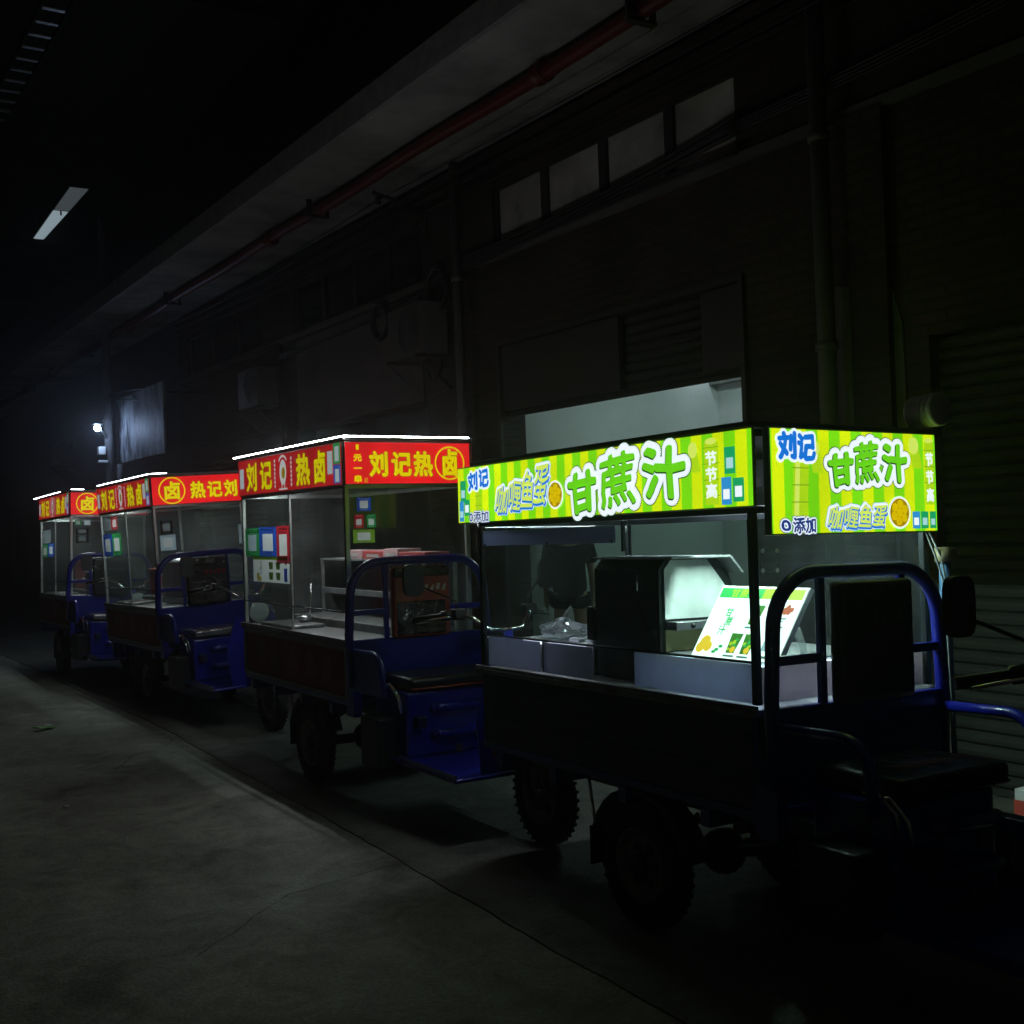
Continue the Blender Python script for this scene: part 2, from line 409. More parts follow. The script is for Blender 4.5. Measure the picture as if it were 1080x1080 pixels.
def pay_card(mb, rect, fn, m, plain, d):
    """payment card: coloured card, pale square where its code would be"""
    s0, t0, s1, t1 = rect; w = abs(s1-s0); h = t1-t0; sg = 1 if s1 > s0 else -1
    if d > 0:
        put_rect(mb, rect, fn, m, d)
        put_rect(mb, (s0+sg*w*.18, t0+h*.2, s1-sg*w*.18, t0+h*.2+min(h*.6, w*.68)), fn, plain, d+.0006); return
    a, b, c, e = s0+sg*w*.2, t0+h*.2, s1-sg*w*.2, t0+h*.2+min(h*.58, w*.62)
    put_rect(mb, (s0, t0, s1, b), fn, m, d); put_rect(mb, (s0, e, s1, t1), fn, m, d); put_rect(mb, (s0, b, a, e), fn, m, d); put_rect(mb, (c, b, s1, e), fn, m, d)
    put_rect(mb, (a, b, c, e), fn, plain, d)
    lt = S_WHITE if plain is not S_GREY else S_PALE
    put_rect(mb, (s0+sg*w*.14, t1-h*.11, s1-sg*w*.14, t1-h*.05), fn, lt, d+.0005); put_rect(mb, (s0+sg*w*.25, t0+h*.07, s1-sg*w*.25, t0+h*.11), fn, lt, d+.0005)
    if t1-e > h*.15: put_rect(mb, (s0+sg*w*.28, t1-h*.18, s1-sg*w*.28, t1-h*.15), fn, lt, d+.0005)

# ------------------------------------------------------------------ the carts
def wheel(root, c, name='wheel', r=.25, w=.1):
    axis = (1, 0, 0)
    hub = MB(); hub.lathe([(.0, -.06), (.035, -.06), (.04, -.03), (.04, .03), (.035, .06), (0, .06)], c, axis, BLACK, 16)
    h = hub.build(name, root)
    t = MB()
    hw = w/2
    t.lathe([(.150, -hw*.75), (.165, -hw*.95), (.20, -hw), (r-.03, -hw*.95), (r-.008, -hw*.72), (r-.002, -hw*.35), (r, 0), (r-.002, hw*.35), (r-.008, hw*.72), (r-.03, hw*.95), (.20, hw), (.165, hw*.95), (.150, hw*.75)], c, axis, RUBBER, 44, closed=True)
    for k in range(36):    # tread blocks
        a = 2*PI*k/36
        M = Matrix.Translation(c) @ Matrix.Rotation(a, 4, 'X')
        for sx in (-1, 1):
            t.box((sx*.03-.012, -.008, r-.012), (sx*.03+.012, .008, r-.0055), RUBBER, M=M @ Matrix.Rotation(R(12)*sx, 4, 'Z'))
    t.build('tyre', h)
    q = MB()
    q.lathe([(.152, -.034), (.146, -.042), (.132, -.030), (.128, -.012), (.10, -.004), (.04, -.022), (.04, -.012), (.10, .006), (.128, .0), (.132, .03), (.146, .042), (.152, .034)], c, axis, RIMM, 36, closed=True)
    for k in range(6):
        a = 2*PI*k/6
        q.lathe([(0, -.012), (.018, -.012), (.018, .012), (0, .012)], (c[0]-.008, c[1]+.075*math.cos(a), c[2]+.075*math.sin(a)), axis, BLACK, 10)
        q.lathe([(0, -.012), (.006, -.012), (.006, .012), (0, .012)], (c[0]-.022, c[1]+.05*math.cos(a+.5), c[2]+.05*math.sin(a+.5)), axis, RIMM, 6)
    q.build('rim', h)
    return h

def make_cart(spec):
    green = spec['green']
    x, y, yaw, lean, tilt = spec['pose']
    root = empty('food_cart', (x, y, 0), R(yaw))
    rot = (R(tilt), R(lean), 0)
    W, L = (.91, 1.90) if green else (.84, 1.90)
    ZC = .955; ZT = 1.924 if green else 2.139
    hd = BLUE
    post = DKPOST if green else ALU
    def B(mb, name, parent=root):
        return mb.build(name, parent, rot if parent is root else None)
    # --- chassis
    m = MB()
    for xx in (.14, W-.2):
        m.box((xx, -.6, .50), (xx+.06, L-.05, .565), NAVY, .006)
    for yy in (-.1, .5, 1.0, L-.12):
        m.box((.2, yy, .51), (W-.2, yy+.05, .555), NAVY)
    for xx in (.17, W-.17):   # leaf springs and shocks
        for k in range(4):
            m.tube([(xx, .71+s*(.36-.06*k), .49-.09*(1-s*s)-.012*k+.02) for s in (-1, -.5, 0, .5, 1)], .009, BLACK, 6)
        m.tube([(xx, .71, .26), (xx, .71, .5)], .03, BLACK, 10)
    m.tube([(.0, .71, .25), (W, .71, .25)], .032, BLACK, 12)
    m.ball((W/2, .71, .25), .095, BLACK)
    m.tube([(W/2, -.55, .36), (W/2, .3, .34), (W/2, .71, .25)], .025, BLACK, 8)
    B(m, 'chassis')
    wheel(root, Vector((.055, .71, .252))); wheel(root, Vector((W-.055, .71, .252)))
    fw = wheel(root, Vector((W/2, -1.44, .252)), w=.085)
    for sx in (.0, W-.12):   # rear mudguards with stay
        m = MB()
        pts = [(.71+.30*math.cos(a), .255+.30*math.sin(a)) for a in [R(20+14*i) for i in range(11)]]
        V = []
        for (yy, zz) in pts: V += [(sx-.005, yy, zz), (sx+.125, yy, zz), (sx-.005, .71+(yy-.71)*1.02, .255+(zz-.255)*1.02), (sx+.125, .71+(yy-.71)*1.02, .255+(zz-.255)*1.02)]
        F = []
        for i in range(10):
            a = i*4; b = a+4
            F += [(a, a+1, b+1, b), (a+2, b+2, b+3, a+3), (a, b, b+2, a+2), (a+1, a+3, b+3, b+1)]
        m._add(V, F, BLACK, True)
        m.box((sx, 1.015, .20), (sx+.12, 1.022, .36), BLACK)
        m.tube([(sx+.03, 1.06, .55), (sx+.03, 1.02, .35)], .007, CHROME, 6)
        B(m, 'mudguard')
    # --- cargo bed
    m = MB()
    m.box((.0, .0, .565), (W, L, .60), hd, .004)
    for yy in (.25, .75, 1.25, 1.7): m.box((-.012, yy, .50), (W+.012, yy+.05, .563), hd)
    B(m, 'cargo_bed')
    for side in (0, 1):
        xs = -.004 if side == 0 else W-.018
        m = MB()
        if green:
            m.box((xs, .02, .602), (xs+.022, L-.02, ZC-.032), NAVY, .004)
            for zz in (.70, .83): m.box((xs-.006, .05, zz), (xs+.0, L-.05, zz+.03), NAVY, .003)
        else:
            m.box((xs, .045, .603), (xs+.022, L-.045, ZC-.032), REDPANEL, .003)
        pn = B(m, 'side_panel')
        if not green:
            f = MB()
            for (a, b, c, d) in ((.0, .602, .05, ZC-.03), (L-.05, .602, L, ZC-.03), (.05, ZC-.06, L-.05, ZC-.03), (.05, .602, L-.05, .622)):
                f.box((xs-.006, a, b), (xs+.026, c, d), BRUSH, .003)
            f.build('panel_frame', pn)
            if side == 0:
                t = MB(); fn = lambda s, q, d: (xs-d, L-.02-s, .60+q)
                for ch, s0, t0, sz in (('刘', .28, .1, .15), ('记', .5, .1, .15), ('热', 1.2, .1, .15), ('卤', 1.46, .1, .15)):
                    put_char(t, ch, (s0, t0, s0+sz, t0+sz), fn, FADED, .003, 5, .0012)
                put_char(t, '卤', (.86, .11, 1.02, .26), fn, FADED, .004, 5, .0012)
                put_disc(t, (.94, .185), .125, fn, FADED, .0012, 36, .113)
                t.build('lettering', pn)
    m = MB(); m.box((.03, L-.02, .602), (W-.03, L+.002, ZC-.032), hd, .004)
    m.box((.1, L+.002, .66), (W-.1, L+.012, .70), hd); B(m, 'tailgate')
    m = MB(); m.tube([(.08, L+.01, .52), (W-.08, L+.01, .52)], .02, hd, 8)
    for xx in (.12, W-.12): m.box((xx-.04, L-.0, .50), (xx+.04, L+.05, .545), mat('red lens', (.35, .02, .02), .2))
    B(m, 'rear_bumper')
    # --- counter
    m = MB()
    m.box((-.02, -.01, ZC-.03), (W+.02, L+.02, ZC-.006), WTOP, .004)
    m.box((-.022, -.012, ZC-.006), (-.005, L+.022, ZC+.008), WTOP, .003)
    m.box((W+.005, -.012, ZC-.006), (W+.022, L+.022, ZC+.008), WTOP, .003)
    if not green:
        m.box((.34, .06, ZC-.0055), (.66, L-.1, ZC+.05), WTOP, .01)
        m.box((.05, 1.1, ZC-.0055), (.3, 1.7, ZC+.02), WTOP, .008)
    B(m, 'counter')
    # --- cabinet
    m = MB(); pw = .026
    for xx in (0, W-pw):
        for yy in (0, L-pw):
            m.box((xx, yy, ZC+.008), (xx+pw, yy+pw, ZT-.002), post, .003)
    for xx in (0, W-pw):
        m.box((xx+.002, pw, spec['sb']-.02), (xx+pw-.002, L-pw, spec['sb']+.004), post)
        m.box((xx+.002, pw, ZT-.03), (xx+pw-.002, L-pw, ZT-.004), post)
    for yy in (0, L-pw):
        m.box((pw, yy+.002, spec['sb']-.02), (W-pw, yy+pw-.002, spec['sb']+.004), post)
        m.box((pw, yy+.002, ZT-.03), (W-pw, yy+pw-.002, ZT-.004), post)
    if green:
        m.box((.004, .745, 1.50), (.016, .757, spec['sb']-.022), DKPOST)
    else:
        m.box((.004, .93, ZC+.01), (.016, .945, spec['sb']-.022), ALU)
        m.tube([(.01, pw, 1.12), (.01, L-pw, 1.12)], .005, DKPOST, 6)
        m.tube([(W-.01, pw, 1.12), (W-.01, L-pw, 1.12)], .005, DKPOST, 6)
    B(m, 'cabinet_frame')
    m = MB(); m.box((-.012, -.012, ZT), (W+.03, L+.05, ZT+.022), BRUSH if not green else DKPOST, .006); B(m, 'roof')
    # glass
    g = GLASS
    GL = GLASSC if green else GLASS
    def pane(a, b, mt=g):
        q = MB(); q.box(a, b, mt); return B(q, 'glass_pane')
    zg = spec['sb']-.022
    pane((pw, .010, ZC+.009), (W-pw, .015, zg), GLASSB)
    if green or spec['full']: pane((W-.015, pw, ZC+.009), (W-.010, L-pw, zg), GL)
    pane((pw, L-.015, ZC+.009), (W-pw, L-.010, zg), GL)
    if green:
        sp = pane((.011, pw, ZC+.16), (.016, L-pw, zg), GL)
        lo = pane((.011, pw, ZC+.009), (.016, L-pw, ZC+.155), GLASSB)
    else:
        sp = pane((.009, .95, ZC+.009), (.014, L-pw, zg), GLASS)
        sp2 = None
        if spec['full']: sp2 = pane((.009, pw, ZC+.009), (.014, .925, zg), GLASS)
    # --- stickers on the side glass
    fs = lambda s, t, d: (.006-d, s, t)        # s = local y, t = height
    def sticker(rect, m, plain=S_WHITE, extra=None, parent=sp, f=fs):
        q = MB(); pay_card(q, rect, f, m, plain, .0)
        if extra: extra(q)
        return q.build('sticker', parent)
    ff = lambda s, t, d: (s, .007-d, t)
    if not green:
        k = spec['stickers']
        if k == 3:
            sticker((1.84, 1.44, 1.55, 1.64), S_GREEN, S_PALE); sticker((1.545, 1.44, 1.2, 1.645), S_BLUE, S_WHITE); sticker((1.195, 1.40, .95, 1.65), S_RED, S_WHITE)
            q = MB(); put_rect(q, (1.68, 1.265, .955, 1.445), fs, S_WHITE, .002)
            put_rect(q, (1.68, 1.42, .99, 1.445), fs, S_LIME, .0028)
            for (u, v) in ((1.31, 1.355), (1.17, 1.355), (1.31, 1.285), (1.17, 1.285)): put_poly(q, [(u+.05, v+.05), (u-.04, v+.05), (u-.03, v), (u+.035, v)], fs, S_LEAF, .0028)
            put_disc(q, (1.58, 1.30), .03, fs, S_YEL, .0028, 20); put_disc(q, (1.53, 1.285), .02, fs, S_YEL, .003, 20)
            put_rect(q, (1.06, 1.275, 1.0, 1.365), fs, S_BLUE, .0028); put_disc(q, (1.02, 1.40), .016, fs, S_RED, .0028, 16)
            for (s0, t0, ch) in ((1.545, 1.38, '甘'), (1.545, 1.345, '蔗'), (1.545, 1.31, '汁')): put_char(q, ch, (s0, t0, s0-.055, t0+.032), fs, S_LEAF, 0, 4, .0028)
            q.build('menu_poster', sp)
        elif k == 2:
            sticker((1.84, 1.44, 1.5, 1.66), S_BLUE, S_WHITE, parent=sp); sticker((1.49, 1.445, 1.16, 1.665), S_GREEN, S_WHITE)
            sticker((1.48, 1.70, 1.25, 1.83), S_RED, S_WHITE); sticker((1.82, 1.70, 1.5, 1.845), S_GREY, S_GREY)
        else:
            sticker((1.80, 1.40, 1.42, 1.56), S_GREEN, S_WHITE); sticker((1.40, 1.41, 1.02, 1.57), S_BLUE, S_WHITE); sticker((1.76, 1.575, 1.24, 1.74), S_GREY, S_GREY)
        for rr, mm in spec['front_stickers']:
            fp = MB(); pay_card(fp, rr, ff, mm, S_WHITE if mm is not BLACK else S_GREY, .0)
            fp.build('sticker', [o for o in root.children if o.name.startswith('glass_pane')][0])
    # --- sign boards
    if green: green_signs(root, rot, W, L, spec)
    else: red_signs(root, rot, W, L, spec)
    # --- lamps
    if not green:
        m = MB(); em_ = E_LED if spec['frontled'] else E_LED2; m.box((-.002, spec['led'][0], ZT+.0225), (.008, spec['led'][1], ZT+.030), em_); B(m, 'led_strip')
        if spec['frontled']:
            m = MB(); m.box((.011, -.002, ZT+.0225), (W+.01, .006, ZT+.030), em_); B(m, 'led_strip')
        else:
            m = MB(); m.box((.011, -.002, ZT+.0225), (.15, .006, ZT+.029), em_); B(m, 'led_strip')
        m = MB(); m.box((.30, .25, 1.966), (.33, 1.65, 1.970), E_BAR); m.box((.288, .24, 1.971), (.342, 1.66, 1.985), ALU); m.box((.285, .24, 1.957), (.2875, 1.66, 1.985), ALU); m.box((.3425, .24, 1.957), (.345, 1.66, 1.985), ALU)
        for yy in (.4, 1.5): m.tube([(.32, yy, 1.98), (.32, yy, ZT)], .004, ALU, 6)
        B(m, 'lamp_bar')
        m = MB(); m.box((.05, L+.051, ZT+.003), (W-.02, L+.060, ZT+.012), E_LED); m.box((.05, L+.051, ZT+.0125), (W-.02, L+.065, ZT+.0145), ALU); B(m, 'led_strip')
    else:
        for (ya, yb, em) in ((.06, .70, E_BARW_FILL), (.95, 1.75, E_BARD_FILL)):  # hidden fill bars added for the interior; street-side shade stops road spill
            m = MB(); m.box((.398, ya, 1.716), (.406, yb, 1.72), em); m.box((.3835, ya-.01, 1.721), (.445, yb+.01, 1.74), ALU); m.box((.380, ya-.01, 1.668), (.383, yb+.01, 1.74), ALU)
            for yy in (ya+.1, yb-.1): m.tube([(.415, yy, 1.74), (.415, yy, ZT)], .004, ALU, 6)
            B(m, 'lamp_bar')
        m = MB(); m.box((.1, L+.14, 1.640), (W-.1, L+.155, 1.644), E_REAR_FILL); m.box((.09, L+.13, 1.6445), (W-.09, L+.165, 1.66), ALU); m.box((.09, L+.156, 1.625), (W-.09, L+.158, 1.66), ALU); B(m, 'led_strip')  # unseen strip added behind the cart to light the next cart's front
    # --- driver's cage
    xl, xr = -.045, (W-.10 if green else .865); yc = -.12; zt = 1.42; rr = .20
    yz = lambda a, b: (a, yc, b)
    P = [(xl, yc, .70), (xl-.004, yc, 1.0)]
    P += arc((xl+rr+.01, zt-rr), rr, PI, PI/2, 8, yz)
    P += arc((xr-rr-.01, zt-rr), rr, PI/2, 0, 8, yz)
    P += [(xr+.004, yc, 1.0), (xr, yc, .70)]
    m = MB(); m.tube(P, .026, hd, 12)
    for xx in (.19, .60): m.box((xx-.014, yc-.012, .96), (xx+.014, yc+.012, zt-.02), hd, .003)
    m.box((xl, yc-.012, 1.11), (.176, yc+.012, 1.142), hd, .003); m.box((.614, yc-.012, 1.11), (xr, yc+.012, 1.142), hd, .003)
    m.box((xl, yc-.014, .70), (xr, yc+.014, .97), hd, .006)
    m.box((xl+.02, yc+.014, .52), (xl+.07, .0, .70), hd); m.box((xr-.07, yc+.014, .52), (xr-.02, .0, .70), hd)
    B(m, 'driver_cage')
    m = MB(); bk = spec['back']
    m.box((.205, yc-.075, .965), (.585, yc-.016, 1.385), bk[0], .025, seg=3)
    if len(bk) > 1:
        m.box((.225, yc-.083, .98), (.55, yc-.06, 1.18), bk[1], .012); m.box((.21, yc-.084, 1.32), (.58, yc-.06, 1.383), bk[1], .012)
    bo = B(m, 'backrest')
    t = MB(); fb = lambda s, q, d: (s, yc-.076-d, q)
    for i in range(5): put_poly(t, [(.36+.04*i, 1.235+.012*(i % 2)), (.385+.04*i, 1.235), (.395+.04*i, 1.275), (.375+.04*i, 1.28-.01*(i % 3))], fb, spec['print'], .002)
    t.build('print', bo)
    # armrests
    for xx in (xl+.012, xr-.012):
        q = lambda a, b: (xx, a, b)
        P = [(xx, yc-.02, .905)]+arc((-.40, .79), .12, PI/2, PI, 6, q)+[(xx, -.525, .68)]
        m = MB(); m.tube(P, .02, hd, 10)
        if not green:
            m.prism([(yc-.02, .905)]+[(p[1], p[2]) for p in P[1:]]+[(yc-.02, .68)], lambda a, b, t: (xx+t, a, b), -.008, .008, hd)
        B(m, 'armrest')
    m = MB()
    for k, dy in ((0, -.56), (1, -.47)):
        m.tube([(-.02+.03*k, dy+.03, .74), (.0+.04*k, dy-.0, .745), (.02+.05*k, dy-.05, .68), (.03+.05*k, dy-.06, .60)], .006, CHROME, 8)
    B(m, 'brake_lever')
    # seat and box
    m = MB(); sm = spec['seat']
    sxr, syf = (.64, -.52) if green else (.76, -.565)
    m.box((.12, syf, .705), (sxr, -.15, .775), sm, .025, seg=3); so = B(m, 'seat')
    m = MB(); m.tube([(.14, -.15, .715), (.125, syf+.015, .715), (.14, syf-.003, .715), (sxr-.02, syf-.003, .715), (sxr-.003, syf+.015, .715), (sxr-.015, -.15, .715)], .006, spec['pipe'], 6); m.build('piping', so)
    if spec.get('seat_text'):
        t = MB(); fb = lambda s, q, d: (s, q, .775+d)
        for i in range(7): put_poly(t, [(.24+.055*i, -.40+.015*(i % 2)), (.275+.055*i, -.41), (.285+.055*i, -.345), (.255+.055*i, -.33-.01*(i % 3))], fb, mat('dull red print', (.25, .07, .04), .6), .002)
        t.build('print', so)
    m = MB(); m.box((.10, syf+.02, .335), (sxr-.06, -.14, .70), hd, .02)
    for zz in (.60, .455):
        m.tube([(.27, syf+.015, zz), (.30, syf+.008, zz), (sxr-.07, syf+.008, zz)], .028, hd, 12)
        m.ball((.27, syf+.015, zz), .028, hd, 10, 6)
    m.box((sxr-.16, syf+.009, .51), (sxr-.10, syf+.019, .57), BLACK)
    B(m, 'seat_box')
    m = MB(); m.box((.04, -1.2, .315), (W-.06, -.12, .335), hd, .006)
    m.box((.04, -1.2, .335), (.05, -.56, .36), hd); m.box((W-.07, -1.2, .335), (W-.06, -.56, .36), hd)
    B(m, 'floor_plate')
    for xx in (-.03, W-.19):
        m = MB(); m.box((xx, -.44, .27), (xx+.125, -.2, .55), BLACK, .012); B(m, 'battery_case')
    # front end
    cx = W/2-.0
    m = MB(); m.prism([(cx-.22, .34), (cx+.22, .34), (cx+.25, .62), (cx+.17, .90), (cx-.17, .90), (cx-.25, .62)], lambda a, b, t: (a, -1.19-.06*(b-.34)+t, b), 0, .014, hd); B(m, 'leg_shield')
    m = MB(); m.tube([(cx, -1.12, 1.05), (cx, -1.22, .78), (cx, -1.30, .62)], .026, hd, 10)
    for sx in (-.085, .085):
        m.tube([(cx+sx*.6, -1.26, .70), (cx+sx, -1.33, .54), (cx+sx, -1.44, .252)], .02, BLACK, 10)
    m.box((cx-.1, -1.29, .655), (cx+.1, -1.22, .685), BLACK, .005)
    B(m, 'front_fork')
    m = MB()
    pts = [(-1.44+.29*math.cos(a), .255+.29*math.sin(a)) for a in [R(35+12*i) for i in range(10)]]
    V = []; F = []
    for (yy, zz) in pts: V += [(cx-.07, yy, zz-.02), (cx, yy, zz+.02), (cx+.07, yy, zz-.02), (cx+.06, yy, zz-.026), (cx, yy, zz+.012), (cx-.06, yy, zz-.026)]
    for i in range(9):
        for k in range(6): F.append((i*6+k, i*6+(k+1) % 6, i*6+6+(k+1) % 6, i*6+6+k))
    m._add(V, F, hd, True); B(m, 'front_mudguard')
    m = MB(); m.lathe([(0, -.11), (.05, -.1), (.085, -.03), (.09, .01), (.085, .02)], (cx, -1.31, .93), (0, -1, 0), BLACK, 24)
    m.lathe([(.084, .018), (.05, .03), (0, .034)], (cx, -1.31, .93), (0, -1, 0), mat('lamp lens', (.5, .5, .5), .1), 24); B(m, 'headlight')
    if green: cx = W/2-.09
    m = MB()
    for sx in (-1, 1):
        m.tube([(W/2, -1.10, 1.055), (cx+sx*.10, -1.11, 1.065), (cx+sx*.17, -1.06, 1.13), (cx+sx*.23, -.98, 1.148), (cx+sx*.41, -.85, 1.12)], .0125, CHROME, 10)
    hb = B(m, 'handlebar')
    for sx in (-1, 1):
        q = MB(); q.tube([(cx+sx*.24, -.972, 1.147), (cx+sx*.29, -.935, 1.140), (cx+sx*.295, -.932, 1.139), (cx+sx*.415, -.845, 1.119)], .02, BLACK, 12, rs=[.027, .027, .018, .019])
        q.box((cx+sx*.22-.035, -1.02, 1.12), (cx+sx*.22+.035, -.955, 1.18), BLACK, .01); q.build('grip', hb)
        q = MB(); q.tube([(cx+sx*.25, -1.0, 1.14), (cx+sx*.30, -.985, 1.136), (cx+sx*.42, -.90, 1.11)], .006, CHROME, 8); q.build('lever', hb)
        mx = cx+sx*.42
        q = MB(); q.tube([(cx+sx*.22, -.985, 1.17), (cx+sx*.225, -.975, 1.22), (mx-sx*.05, -.86, 1.30)], .006, BLACK, 8)
        a = [(mx+.058*sg(math.cos(t))*abs(math.cos(t))**.5, 1.335+.085*sg(math.sin(t))*abs(math.sin(t))**.5) for t in [2*PI*i/28 for i in range(28)]]
        q.prism(a, lambda u, v, t: (u, -.86+t, v), -.022, .0, BLACK)
        q.prism([(mx+(u-mx)*.88, 1.335+(v-1.335)*.9) for u, v in a], lambda u, v, t: (u, -.86+t, v), .0, .002, mat('mirror glass', (.2, .2, .2), .08, .9)); q.build('mirror', hb)
    if green:
        m = MB(); m.tube([(W+.04, -.04, .52), (W+.04, -.04, 1.44)], .022, mat('pale blue pvc', (.12, .25, .42), .4), 14)
        m.lathe([(.0, 1.432), (.036, 1.432), (.036, 1.487), (0, 1.49)], (W+.04, -.04, 0), (0, 0, 1), mat('beige cap', (.42, .36, .2), .5), 18)
        m.box((W+.085, -.05, 1.44), (W+.105, -.03, 1.485), mat('beige cap'), .004); m.tube([(W+.07, -.04, 1.46), (W+.09, -.04, 1.46)], .006, mat('beige cap'), 8)
        m.box((W-.02, -.06, .7), (W+.03, -.02, .74), NAVY); m.box((W+.02, -.065, 1.2), (W+.06, -.015, 1.215), CHROME)
        B(m, 'umbrella_holder')
        m = MB()
        for k in range(2): m.tube([(W-.05+.02*k, -.03, 1.55), (W-.02+.03*k, -.05, 1.45), (W+.0+.012*k, -.07, 1.34), (W-.0+.004*k, -.08, 1.0), (W+.01, -.09, .7)], .004, mat('grey cable', (.22, .23, .22), .5), 6)
        B(m, 'cable')
        m = MB(); m.box((.004, .80, 1.535), (.0105, 1.86, 1.605), LILAC, .002)
        for yy in (.82, 1.3, 1.84): m.lathe([(0, -.002), (.006, -.002), (.006, .002), (0, .002)], (.003, yy, 1.54), (1, 0, 0), DKPOST, 8)
        B(m, 'rolled_film')
        q = MB(); put_disc(q, (.085, 1.46), .042, ff, S_GREY, .001, 30, .036)
        for a in range(4):
            u, v = .085+.048*math.cos(PI/4+a*PI/2), 1.46+.048*math.sin(PI/4+a*PI/2)
            put_disc(q, (u, v), .009, ff, S_WHITE, .0012, 12)
        q.build('vent', [o for o in root.children if o.name.startswith('glass_pane')][0])
    tag(root, spec['label'], 'food cart', 'tricycle food carts parked along the building')
    return root
def sg(v): return 1 if v >= 0 else -1

def board(root, rot, a, b, name, film, face):
    m = MB(); m.box(a, b, DKPOST if name == 'x' else BRUSH, .004)
    o = m.build(name, root, rot)
    q = MB()
    (x0, y0, z0), (x1, y1, z1) = a, b; e = .006
    if face == 'left': q.box((x0-.003, y0+e, z0+e), (x0+.001, y1-e, z1-e), film)
    if face == 'right': q.box((x1-.001, y0+e, z0+e), (x1+.003, y1-e, z1-e), film)
    if face == 'front': q.box((x0+e, y0-.003, z0+e), (x1-e, y0+.001, z1-e), film)
    if face == 'back': q.box((x0+e, y1-.001, z0+e), (x1-e, y1+.003, z1-e), film)
    q.build('film', o)
    return o

def card_part(parent, *a):
    q = MB(); pay_card(q, *a); return q.build('payment_card', parent)

def cane_stalk(mb, c, w, h, fn, lean, d, sx=1):
    """a plain sugar cane stalk with a slanting cut end"""
    pts = [(c[0]-w/2, c[1]), (c[0]+w/2, c[1]), (c[0]+w/2+lean, c[1]+h*.78), (c[0]-w/2+lean, c[1]+h)]
    put_poly(mb, [(c[0]+(p[0]-c[0])*sx, p[1]) for p in pts], fn, E_CANE2, d)
    put_disc(mb, (c[0]+lean*sx, c[1]+h*.86), w*.5, fn, E_CANE, d+.0006, 20, 0, 1.2)

def fish_bowl(mb, c, r, fn, d):
    put_disc(mb, c, r, fn, E_WHITE, d, 36); put_disc(mb, c, r*.87, fn, E_BALL2, d+.0005, 36)
    for i in range(7):
        if i == 6: u = c
        else: u = (c[0]+r*.52*math.cos(i*PI/3+.4), c[1]+r*.52*math.sin(i*PI/3+.4))
        put_disc(mb, u, r*.27, fn, E_BALL, d+.001+.00005*i, 20)

